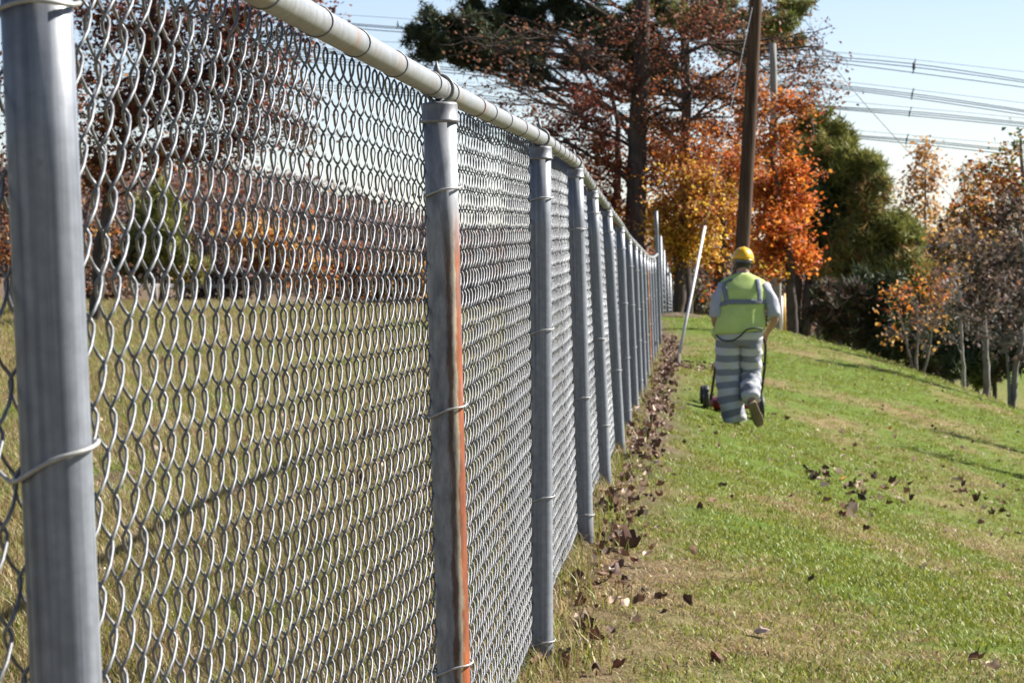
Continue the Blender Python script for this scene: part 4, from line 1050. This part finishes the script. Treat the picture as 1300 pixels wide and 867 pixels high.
# crease between the legs is left by the overlapping legs; belt and cord
b_ = MB(); b_.add(*tube(smooth_path([mp(908, 424, -.10), mp(914, 431, -.165), mp(928, 432, -.172), mp(939, 425, -.175), mp(945, 417, -.18), mp(957, 415, -.175), mp(969, 417, -.12)], 26), .0085, 8)); b_.obj('cord', M_black, man)
b_ = MB(); b_.add(*limb_loft([mp(906, 416, .0), mp(907, 423, .0), mp(909, 429, .02)], [.022, .035, .02], 12, 6, .004)[:2]); b_.obj('vest_flap', M_vest, man)
# boots
def boot(heel, toe, up, name='boot'):
    heel, toe, up = map(np.array, (heel, toe, up)); d_ = toe - heel; L = np.linalg.norm(d_); d_ = d_ / L
    up = up - d_ * (up @ d_); up /= np.linalg.norm(up); sd_ = np.cross(d_, up)
    prof = [(.0, .030, .02), (.03, .043, .085), (.20, .044, .10), (.40, .043, .085), (.62, .052, .06), (.85, .048, .05), (.97, .032, .04), (1.0, .018, .025)]
    a_ = np.linspace(0, 2 * np.pi, 20, endpoint=False)
    rg = []
    for f_, hw, ht in prof:
        c_ = heel + d_ * L * f_ + up * (ht * .5)
        q = sellipse(0, 0, hw, ht * .5, 0, 20, 2.8)
        rg.append(c_ + sd_ * q[:, :1] + up * q[:, 1:2])
    b_ = MB(); b_.add(*loft(rg)); o = b_.obj('boot', M_boot, man)
    # sole
    rg = []
    for f_, hw, ht in prof:
        c_ = heel + d_ * L * f_ - up * .008
        q = sellipse(0, 0, hw + .004, .012, 0, 16, 4)
        rg.append(c_ + sd_ * q[:, :1] + up * q[:, 1:2])
    b_ = MB(); b_.add(*loft(rg)); s_ = b_.obj('sole', M_boot, o)
boot((-.045, -.06, .022), (-.05, .23, .022), (0, 0, 1))
boot(mp(951.5, 509, -.26), mp(963.5, 538.5, -.175), (-.1, .95, .35))
# hard hat
hc = np.array([.033, .155, 1.655])
b_ = MB(); rg = []
for th in np.linspace(0, 1, 12):
    z = .128 * math.sin(th * math.pi / 2); r_ = math.cos(th * math.pi / 2)
    rg.append(sellipse(0, 0, max(.108 * r_ ** .75, .002), max(.138 * r_ ** .75, .002), z, 36, 2.1))
V, fs = loft(rg); 
ridge = np.exp(-((V[:, 0]) / .018) ** 2) * .007 * np.clip(V[:, 2] / .04, 0, 1); V[:, 2] += ridge
TL = np.array(Matrix.Rotation(R(-7), 3, 'X')) @ np.array(Matrix.Rotation(R(5), 3, 'Y'))
b_.add(V @ TL.T + hc, fs)
rg = [sellipse(0, .012, .108, .138, .004, 36, 2.1), sellipse(0, .02, .122, .158, -.004, 36, 2.1), sellipse(0, .02, .122, .158, -.009, 36, 2.1), sellipse(0, .012, .106, .136, -.006, 36, 2.1)]
V, fs = loft(rg, cap=False); b_.add(V @ TL.T + hc, fs)
hat = b_.obj('hard_hat', M_hat, man)
b_ = MB(); V, fs = loft([sellipse(0, -.005, .094, .112, -.012, 30), sellipse(0, -.005, .096, .114, -.034, 30)], cap=False); b_.add(V @ TL.T + hc, fs); b_.obj('hat_band', M_greymetal, hat)
b_ = MB(); rg = [sellipse(.033, .150 + .01 * f_, .083 - .012 * f_ ** 2, .098 - .02 * f_ ** 2, 1.66 - .10 * f_, 28) for f_ in np.linspace(0, 1, 7)]
V, fs = loft(rg, cap=False)
V[:, 1] = np.minimum(V[:, 1], .18); b_.add(V, fs); b_.obj('hair', M_hair, man)

# push mower in front of the worker
MO = WO + [.0, .92, 0]; MO[2] = gz(MO[0], MO[1])
mow = thing('push_mower', 'red push mower with black wheels and handle in front of the worker', 'lawn mower', tuple(MO))
sl = np.array([[gz(MO[0] + dx, MO[1] + dy) - MO[2] for dy in (0, .55)] for dx in (-.285, .285)])
for a0, dx in enumerate((-.285, .285)):
    for a1, dy in enumerate((0, .55)):
        r_ = .125 if dy == 0 else .10
        ctr = np.array([dx, dy, r_ + sl[a0, a1] * .9])
        a_ = np.linspace(0, 2 * np.pi, 28, endpoint=False)
        P = ctr + np.stack([0 * a_, (r_ - .018) * np.cos(a_), (r_ - .018) * np.sin(a_)], -1)
        wb_ = MB(); wb_.add(*tube(ctr + np.array([[-.018, 0, 0], [.018, 0, 0]]), r_ - .03, 20))
        wh = wb_.obj('wheel', M_black, mow, smooth=False)
        b_ = MB()
        P0 = np.stack([0 * a_, (r_ - .02) * np.cos(a_), (r_ - .02) * np.sin(a_)], -1)
        rgs = []
        for ox, rr_ in ((-.024, r_ - .03), (-.024, r_ - .006), (-.014, r_), (.014, r_), (.024, r_ - .006), (.024, r_ - .03)):
            rgs.append(ctr + np.stack([0 * a_ + ox, rr_ * np.cos(a_), rr_ * np.sin(a_)], -1))
        b_.add(*loft(rgs, cap=False)); b_.obj('tyre', M_black, wh, smooth=False)
        b_ = MB(); b_.add(*tube(ctr + np.array([[-.03, 0, 0], [.03, 0, 0]]), .03, 12)); b_.obj('hub', M_greymetal, wh)
zc = sl.mean()
b_ = MB(); rg = [sellipse(0, .28, rx, ry, zc + z, 36, 3.4) for rx, ry, z in ((.235, .30, .05), (.24, .305, .06), (.235, .30, .13), (.20, .26, .155), (.12, .16, .165))]
b_.add(*loft(rg)); b_.obj('deck', M_red, mow)
b_ = MB(); b_.add(*tube([(0, .28, zc + .16), (0, .28, zc + .24), (0, .28, zc + .26)], [.11, .11, .07], 20)); b_.add(*box((0, .15, zc + .2), (.14, .1, .08))); b_.obj('engine', M_greymetal, mow)
b_ = MB(); b_.add(*tube([(0, .28, zc + .26), (0, .28, zc + .285)], .085, 18)); b_.obj('starter_cover', M_red, mow)
def ml(px, py, y): return mp(px, py, y) + (WO - MO)
HR, HL = ml(975, 430, .31), ml(916, 431, .31)
b_ = MB()
bot_r, bot_l = np.array([.275, .06, zc + .13]), np.array([-.232, .06, zc + .15])
b_.add(*tube(smooth_path([bot_r, bot_r + (HR - bot_r) * .5 + [.022, 0, .02], HR - [0, .03, .02], HR + [-.015, .0, .004], (HR + HL) / 2 + [0, .015, .01], HL + [.015, 0, .004], HL - [0, .03, .02], bot_l + (HL - bot_l) * .5, bot_l], 40), .0145, 10))
b_.obj('handle', M_black, mow)
b_ = MB(); q0 = ml(971.5, 466, .58); b_.add(*tube([q0, q0 + [.022, 0, .02], q0 + [.045, 0, -.03]], [.013, .014, .008], 8)); b_.obj('lever', M_black, mow)

# ---------------------------------------------------------------- grass
def tuft_mesh(name, nb, rad_, h0, h1, wd, cols, lean=.5):
    V = []; C_ = []; T = []
    cols = np.array(cols)
    for k in range(nb):
        a_ = rng.uniform(0, 2 * np.pi); r_ = rad_ * math.sqrt(rng.random()); p = np.array([r_ * math.cos(a_), r_ * math.sin(a_), -.01])
        h = rng.uniform(h0, h1); d_ = rng.uniform(0, 2 * np.pi); ld_ = rng.uniform(.1, lean) * h
        o_ = np.array([math.cos(d_), math.sin(d_), 0]); s_ = np.array([-o_[1], o_[0], 0]) * wd * rng.uniform(.6, 1.2)
        m1 = p + o_ * ld_ * .35 + [0, 0, h * .6]; tp = p + o_ * ld_ * 1.2 + [0, 0, h]
        n0 = len(V); V += [p - s_, p + s_, m1 - s_ * .8, m1 + s_ * .8, tp]
        T += [(n0, n0 + 1, n0 + 3), (n0, n0 + 3, n0 + 2), (n0 + 2, n0 + 3, n0 + 4)]
        c_ = cols[rng.integers(len(cols))] * rng.uniform(.75, 1.25); C_ += [c_] * 5
    m_ = fast_mesh(name, np.array(V), np.array(T)); vcol(m_, 'col', np.clip(np.array(C_), 0, 1)); m_.materials.append(M_blade)
    return m_
GREEN = [(.165, .20, .018), (.22, .26, .026), (.11, .15, .014), (.29, .29, .055), (.21, .20, .035)]
STRAW = [(.34, .235, .105), (.40, .30, .15), (.27, .17, .085), (.22, .21, .06), (.19, .11, .06), (.42, .33, .19)]
def gn_instances(name, pts, rot, scl, tufts, label=None):
    m_ = bpy.data.meshes.new(name); m_.vertices.add(len(pts)); m_.vertices.foreach_set('co', np.asarray(pts, np.float32).ravel())
    a_ = m_.attributes.new('rot', 'FLOAT_VECTOR', 'POINT'); a_.data.foreach_set('vector', np.asarray(rot, np.float32).ravel())
    vfloat(m_, 'scl', scl)
    o = link(name, m_); tag(o, kind='stuff')
    c_ = bpy.data.collections.new(name + '_source')
    for k, tm in enumerate(tufts): c_.objects.link(bpy.data.objects.new('grass_tuft', tm))
    g = bpy.data.node_groups.new(name, 'GeometryNodeTree')
    g.interface.new_socket('Geometry', in_out='INPUT', socket_type='NodeSocketGeometry'); g.interface.new_socket('Geometry', in_out='OUTPUT', socket_type='NodeSocketGeometry')
    gi, gout = g.nodes.new('NodeGroupInput'), g.nodes.new('NodeGroupOutput')
    ip = g.nodes.new('GeometryNodeInstanceOnPoints'); ci = g.nodes.new('GeometryNodeCollectionInfo')
    ci.inputs['Collection'].default_value = c_; ci.inputs['Separate Children'].default_value = True; ci.inputs['Reset Children'].default_value = True
    ip.inputs['Pick Instance'].default_value = True
    na = g.nodes.new('GeometryNodeInputNamedAttribute'); na.data_type = 'FLOAT_VECTOR'; na.inputs[0].default_value = 'rot'
    ns = g.nodes.new('GeometryNodeInputNamedAttribute'); ns.data_type = 'FLOAT'; ns.inputs[0].default_value = 'scl'
    g.links.new(gi.outputs[0], ip.inputs['Points']); g.links.new(ci.outputs[0], ip.inputs['Instance'])
    g.links.new(na.outputs[0], ip.inputs['Rotation']); g.links.new(ns.outputs[0], ip.inputs['Scale'])
    g.links.new(ip.outputs[0], gout.inputs[0])
    md = o.modifiers.new('scatter', 'NODES'); md.node_group = g
    return o
def scatter(y0, y1, dens, lo=-80, hi=1400):
    area = .5 * (hi - lo) / F * (y1 ** 2 - y0 ** 2); n = int(area * dens)
    y = np.sqrt(rng.uniform(y0 ** 2, y1 ** 2, n)); x = (rng.uniform(lo, hi, n) - 650) / F * y
    return x, y
xs, ys = zip(*[scatter(7.4, 13, 320), scatter(13, 20, 150), scatter(20, 32, 60), scatter(32, 48, 34), scatter(48, 68, 20)])
X, Y = np.concatenate(xs), np.concatenate(ys)
Zg = ground(X, Y); dry = dryness(X, Y); bare = bareness(X, Y)
keep = rng.random(len(X)) > bare * .85
X, Y, Zg, dry = X[keep], Y[keep], Zg[keep], dry[keep]
side = X > fence_x(np.clip(Y, -5, 48))
isdry = rng.random(len(X)) < dry * .9
green_t = [tuft_mesh('grass_tuft', 52, .10, .007, .026, .0021, GREEN, 1.5) for _ in range(4)]
straw_t = [tuft_mesh('grass_tuft', 52, .10, .006, .022, .0020, STRAW, 2.8) for _ in range(4)]
tall_t = [tuft_mesh('grass_tuft', 30, .09, .03, .11, .0022, STRAW * 2 + GREEN[:4], 1.2) for _ in range(4)]
for nm, msk, tm, sc0 in (('lawn_grass', side & ~isdry, green_t, 1.), ('dry_lawn_grass', side & isdry, straw_t, 1.), ('field_grass', ~side & (rng.random(len(X)) < .55), tall_t, .8), ('field_turf', ~side & ~isdry, green_t, 1.2), ('field_straw', ~side & isdry, straw_t, 1.5)):
    n = msk.sum(); P = np.stack([X[msk], Y[msk], Zg[msk]], -1)
    gs = 1 + np.clip((Y[msk] - 14) / 40, 0, 1) * .7
    gn_instances(nm, P, np.stack([rng.normal(size=n) * .08, rng.normal(size=n) * .08, rng.uniform(0, 6.28, n)], -1), rng.uniform(.7, 1.3, n) * sc0 * gs, tm)
# longer unmown tufts right under the fence
n = 260; y = 7.5 + 40 * rng.random(n) ** 1.5; x = fence_x(y) + rng.normal(size=n) * .08
long_t = [tuft_mesh('grass_tuft', 12, .05, .04, .15, .0024, GREEN + STRAW, .9) for _ in range(3)]
gn_instances('unmown_grass', np.stack([x, y, ground(x, y)], -1), np.stack([0 * x, 0 * x, rng.uniform(0, 6.28, n)], -1), rng.uniform(.5, 1.2, n), long_t)

# ---------------------------------------------------------------- fallen leaves
def leaf_shape(seed, curl, size=.06):
    curl *= 1.0; r0 = np.random.default_rng(seed); n = 14
    a_ = np.linspace(0, 2 * np.pi, n, endpoint=False)
    rr_ = size * (.82 + .13 * np.cos(5 * a_ + seed) * (np.cos(a_ / 2) ** 2 * .7 + .3) + r0.normal(size=n) * .08)
    x, y = rr_ * np.cos(a_) * 1.15, rr_ * np.sin(a_) * .8
    ring1 = np.stack([x, y], -1); ring0 = ring1 * .5
    P2 = np.vstack([[0, 0], ring0, ring1])
    z = curl * (P2[:, 1] ** 2) / size * 1.6 + curl * .6 * np.clip(P2[:, 0], 0, 1) ** 2 / size + r0.normal(size=len(P2)) * size * .07
    V = np.column_stack([P2, z + .004]); V[:, 2] -= V[:, 2].min() * .6
    T = [(0, 1 + k, 1 + (k + 1) % n) for k in range(n)]
    Q_ = [(1 + k, 1 + n + k, 1 + n + (k + 1) % n, 1 + (k + 1) % n) for k in range(n)]
    return V, np.array(T), np.array(Q_)
LEAFC = {'dark brown': (.060, .035, .026), 'brown': (.16, .085, .055), 'tan': (.44, .31, .22), 'pale pinkish': (.50, .37, .30), 'orange': (.62, .22, .03), 'red brown': (.12, .05, .035), 'yellow': (.66, .45, .06)}
shapes = [leaf_shape(s, c) for s, c in ((1, .9), (2, 1.6), (3, .5), (4, -1.2), (5, 2.2), (6, 1.2))]
lm = {}
ORD = ['zeroth', 'first', 'second', 'third', 'fourth', 'fifth', 'sixth', 'seventh', 'eighth', 'ninth', 'tenth', 'eleventh', 'twelfth']
def leaf_obj(px, py, col, size=.06, shp=None, xy=None, label=None, group=None):
    if xy is None:
        # walk the ray until it meets the ground
        lo = None
        for Y_ in np.geomspace(7.5, 58, 220):
            p = at(px, py, Y_)
            if p[2] < gz(p[0], p[1]): break
        x, y = p[0], p[1]
    else: x, y = xy
    s_ = rng.integers(len(shapes)) if shp is None else shp
    key = (int(s_), col)
    if key not in lm:
        V, T, Q_ = shapes[s_]; m_ = fast_mesh('fallen_leaf', V, [T, Q_]); c_ = np.array(LEAFC[col])[None] * rng.uniform(.8, 1.2, (len(V), 1)); vcol(m_, 'col', c_); m_.materials.append(M_dead); lm[key] = m_
    o = bpy.data.objects.new('fallen_leaf', lm[key]); COL.objects.link(o)
    o.location = (x, y, gz(x, y) + .018)
    o.rotation_euler = (rng.normal() * .3, rng.normal() * .3, rng.uniform(0, 6.28)); k_ = size / .06 * (.56 if xy is None else .31); o.scale = (k_, k_ * rng.uniform(.7, 1.1), k_ * rng.uniform(.5, 1.3))
    if label is None:
        size_w = 'small' if size < .045 else ('large' if size > .066 else 'medium')
        form = ('lightly curled', 'folded', 'flat', 'humped', 'rolled up', 'cupped')[int(s_)]
        d_ = x - float(fence_x(y))
        qx = 650 + x / y * F
        if d_ < .45 and y < 49:
            k_ = int(np.argmin(np.abs(PB[:, 1] - y)))
            place = f'at foot of {ORD[min(k_, 12)]} fence post from left'
        else:
            row = 'in the foreground' if y < 11 else ('short of the middle' if y < 16 else ('level with the leaf cluster' if y < 22 else ('level with the worker' if y < 34 else 'up near the crest')))
            colw = 'left side' if qx < 860 else ('middle' if qx < 1010 else ('right half' if qx < 1160 else 'right edge'))
            place = f'on lawn {row}, {colw}'
        label = f'{form} {col} leaf {place}'
    return tag(o, label, 'leaf', group or 'dead leaves fallen on the grass')
SPOTS = [(998, 536, 'dark brown', .07), (1070, 551, 'dark brown', .06), (1086, 568, 'dark brown', .06), (1071, 584, 'pale pinkish', .06), (1022, 599, 'dark brown', .075), (1027, 605, 'dark brown', .07), (1049, 610, 'dark brown', .07), (1053, 617, 'brown', .07), (1046, 622, 'pale pinkish', .06),
    (1078, 622, 'dark brown', .07), (1082, 631, 'dark brown', .06), (1092, 622, 'tan', .07), (1098, 627, 'tan', .065), (1110, 610, 'dark brown', .08), (1137, 621, 'tan', .07), (1131, 619, 'dark brown', .06), (1122, 627, 'brown', .08), (1078, 651, 'dark brown', .085), (1086, 657, 'pale pinkish', .085), (1070, 661, 'red brown', .06), (1080, 664, 'pale pinkish', .07), (1105, 660, 'dark brown', .06),
    (1128, 645, 'dark brown', .08), (1155, 640, 'dark brown', .06), (1146, 641, 'brown', .06), (1240, 641, 'dark brown', .075), (1250, 638, 'dark brown', .06), (1257, 643, 'tan', .06), (1268, 640, 'tan', .06), (1209, 601, 'pale pinkish', .07), (1214, 614, 'pale pinkish', .075), (1160, 590, 'pale pinkish', .075), (1136, 560, 'tan', .08), (1222, 571, 'dark brown', .07),
    (1200, 681, 'pale pinkish', .065), (1273, 655, 'dark brown', .06), (1281, 660, 'dark brown', .06), (1292, 681, 'dark brown', .06), (1276, 675, 'brown', .05), (1171, 727, 'dark brown', .06), (1204, 727, 'tan', .045), (1100, 677, 'dark brown', .045), (1208, 625, 'brown', .07), (1224, 628, 'brown', .06), (1245, 670, 'brown', .06), (1268, 692, 'tan', .05), (1086, 570, 'brown', .05), (1178, 588, 'tan', .05), (1200, 557, 'tan', .07), (1120, 494, 'pale pinkish', .06), (1183, 544, 'dark brown', .05),
    (791, 696, 'dark brown', .07), (797, 697, 'dark brown', .06), (784, 690, 'brown', .06), (771, 645, 'brown', .07), (776, 640, 'dark brown', .08), (783, 648, 'tan', .06), (765, 648, 'dark brown', .07), (785, 729, 'brown', .06), (778, 731, 'dark brown', .055), (754, 725, 'brown', .06), (740, 748, 'dark brown', .055), (732, 750, 'dark brown', .055), (745, 756, 'brown', .05), (748, 744, 'tan', .05),
    (837, 768, 'dark brown', .045), (872, 772, 'dark brown', .04), (741, 827, 'dark brown', .05), (758, 828, 'red brown', .05), (716, 842, 'dark brown', .06), (703, 846, 'brown', .055), (685, 853, 'brown', .06), (690, 847, 'tan', .05), (787, 857, 'red brown', .045), (910, 848, 'red brown', .05), (968, 810, 'pale pinkish', .055), (756, 858, 'dark brown', .05), (720, 858, 'brown', .05), (840, 770, 'tan', .03), (728, 760, 'brown', .05), (764, 735, 'brown', .05), (735, 690, 'brown', .06), (760, 690, 'dark brown', .05), (800, 755, 'brown', .035), (880, 712, 'tan', .035), (818, 757, 'dark brown', .035), (1240, 846, 'brown', .05), (1260, 858, 'tan', .05), (1030, 740, 'dark brown', .035), (930, 640, 'brown', .035), (1280, 760, 'tan', .05)]
for px, py, c_, s_ in SPOTS: leaf_obj(px, py, c_, s_)
leaf_obj(1131, 547, 'orange', .065, 2, label='single bright orange leaf on the lawn above the leaf cluster', group='bright leaves')
leaf_obj(1072, 612, 'orange', .06, 2, label='orange leaf among the dark leaf cluster on the lawn', group='bright leaves')
leaf_obj(1267, 581, 'yellow', .05, 0, label='small yellow leaf on the right of the lawn', group='bright leaves')
for cx_, cy_, sx_, sy_, k_ in ((1095, 628, 26, 12, 22), (1040, 610, 12, 8, 8), (1255, 646, 28, 8, 12), (1225, 625, 25, 6, 6), (770, 645, 8, 5, 8), (790, 697, 8, 4, 6)):
    for _ in range(k_):
        leaf_obj(cx_ + rng.normal() * sx_, cy_ + rng.normal() * sy_, ['dark brown', 'dark brown', 'brown', 'tan', 'pale pinkish'][rng.integers(5)], rng.uniform(.045, .075))
cols_l = ['dark brown', 'brown', 'brown', 'tan', 'pale pinkish', 'dark brown', 'red brown']
for k in range(34):
    px, py = rng.uniform(850, 1300), 440 + 210 * rng.random() ** .8
    if py < np.interp(px, [845, 985, 1100, 1200, 1300], [408, 428, 458, 493, 530]): continue
    leaf_obj(px, py, cols_l[rng.integers(7)], rng.uniform(.03, .06))
for k in range(92):                       # nearest ones of the drift along the fence
    y = rng.uniform(9.0, 19.0); x = float(fence_x(y)) + abs(rng.normal()) * .075 + .05
    leaf_obj(0, 0, cols_l[rng.integers(7)], rng.uniform(.04, .07), xy=(x, y), label=None)
# the rest of the drift as one mass
LV, LF3, LF4, LC_ = [], [], [], []; n0 = 0
cc = [np.array(LEAFC[c]) for c in ('dark brown', 'brown', 'brown', 'tan', 'pale pinkish', 'dark brown', 'red brown')]
def litter(x, y, size, lift=.02):
    global n0
    V, T, Q_ = shapes[rng.integers(len(shapes))]
    M3 = np.array(Matrix.Rotation(rng.uniform(0, 6.28), 3, 'Z')) @ np.array(Matrix.Rotation(rng.normal() * .28, 3, 'X'))
    LV.append(V @ M3.T * (size / .06 * .45) + [x, y, gz(x, y) + lift]); LF3.append(T + n0); LF4.append(Q_ + n0); n0 += len(V)
    LC_.append(np.repeat((cc[rng.integers(7)] * rng.uniform(.7, 1.25))[None], len(V), 0))
for k in range(1000):
    y = 17 + 33 * rng.random() ** .9
    wd = .05 + .07 * fbm(np.array([y * .5]), np.array([3.]))[0]
    x = float(fence_x(y)) + .12 + (y - 17) * .003 + np.clip(rng.normal(), -1.6, 1.6) * wd
    litter(x, y, rng.uniform(.03, .075), .008 + abs(rng.normal()) * .022)
for k in range(80):
    y = rng.uniform(40.5, 42.5); x = 2.3 + (rng.random() ** 1.2) * .55; litter(x, y, rng.uniform(.04, .07))
for k in range(170):
    y = rng.uniform(9.0, 19.0); x = float(fence_x(y)) + abs(rng.normal()) * .09 + .05; litter(x, y, rng.uniform(.025, .06), .012)
for k in range(800):
    y = rng.uniform(10, 55); x = fence_x(y) - rng.uniform(.2, 1) ** 2 * y * .17 - .1; litter(x, y, rng.uniform(.04, .07))
for k in range(260):
    y = rng.uniform(20, 58); x = (rng.uniform(860, 1300) - 650) / F * y
    litter(x, y, rng.uniform(.03, .05))
m_ = fast_mesh('leaf_litter', np.concatenate(LV), [np.concatenate(LF3), np.concatenate(LF4)]); vcol(m_, 'col', np.concatenate(LC_))
o = link('leaf_litter', m_, M_dead); tag(o, kind='stuff')
# low earth mound at the crest by the fence end
mx = at(856, 400, 57); a_ = np.linspace(0, 2 * np.pi, 28, endpoint=False)
rg = [np.stack([mx[0] + rr_ * .55 * np.cos(a_) * (1 + .2 * np.sin(3 * a_ + 1)), mx[1] + rr_ * .6 * np.sin(a_), 0 * a_], -1) for rr_ in (1, .8, .55, .3, .05)]
for k, q in enumerate(rg): q[:, 2] = ground(q[:, 0], q[:, 1]) + (-.03, .02, .045, .06, .065)[k] + (fbm(q[:, 0] * 6, q[:, 1] * 6, 3) - .5) * .06
b_ = MB(); b_.add(*loft(rg)); M_earth = simple('brown_earth', [(.3, (.05, .038, .024)), (.6, (.12, .09, .055)), (.8, (.20, .16, .09))], 9, .95, bmp=.5, spec=.1)
o = b_.obj('earth_mound', M_earth); tag(o, kind='structure')
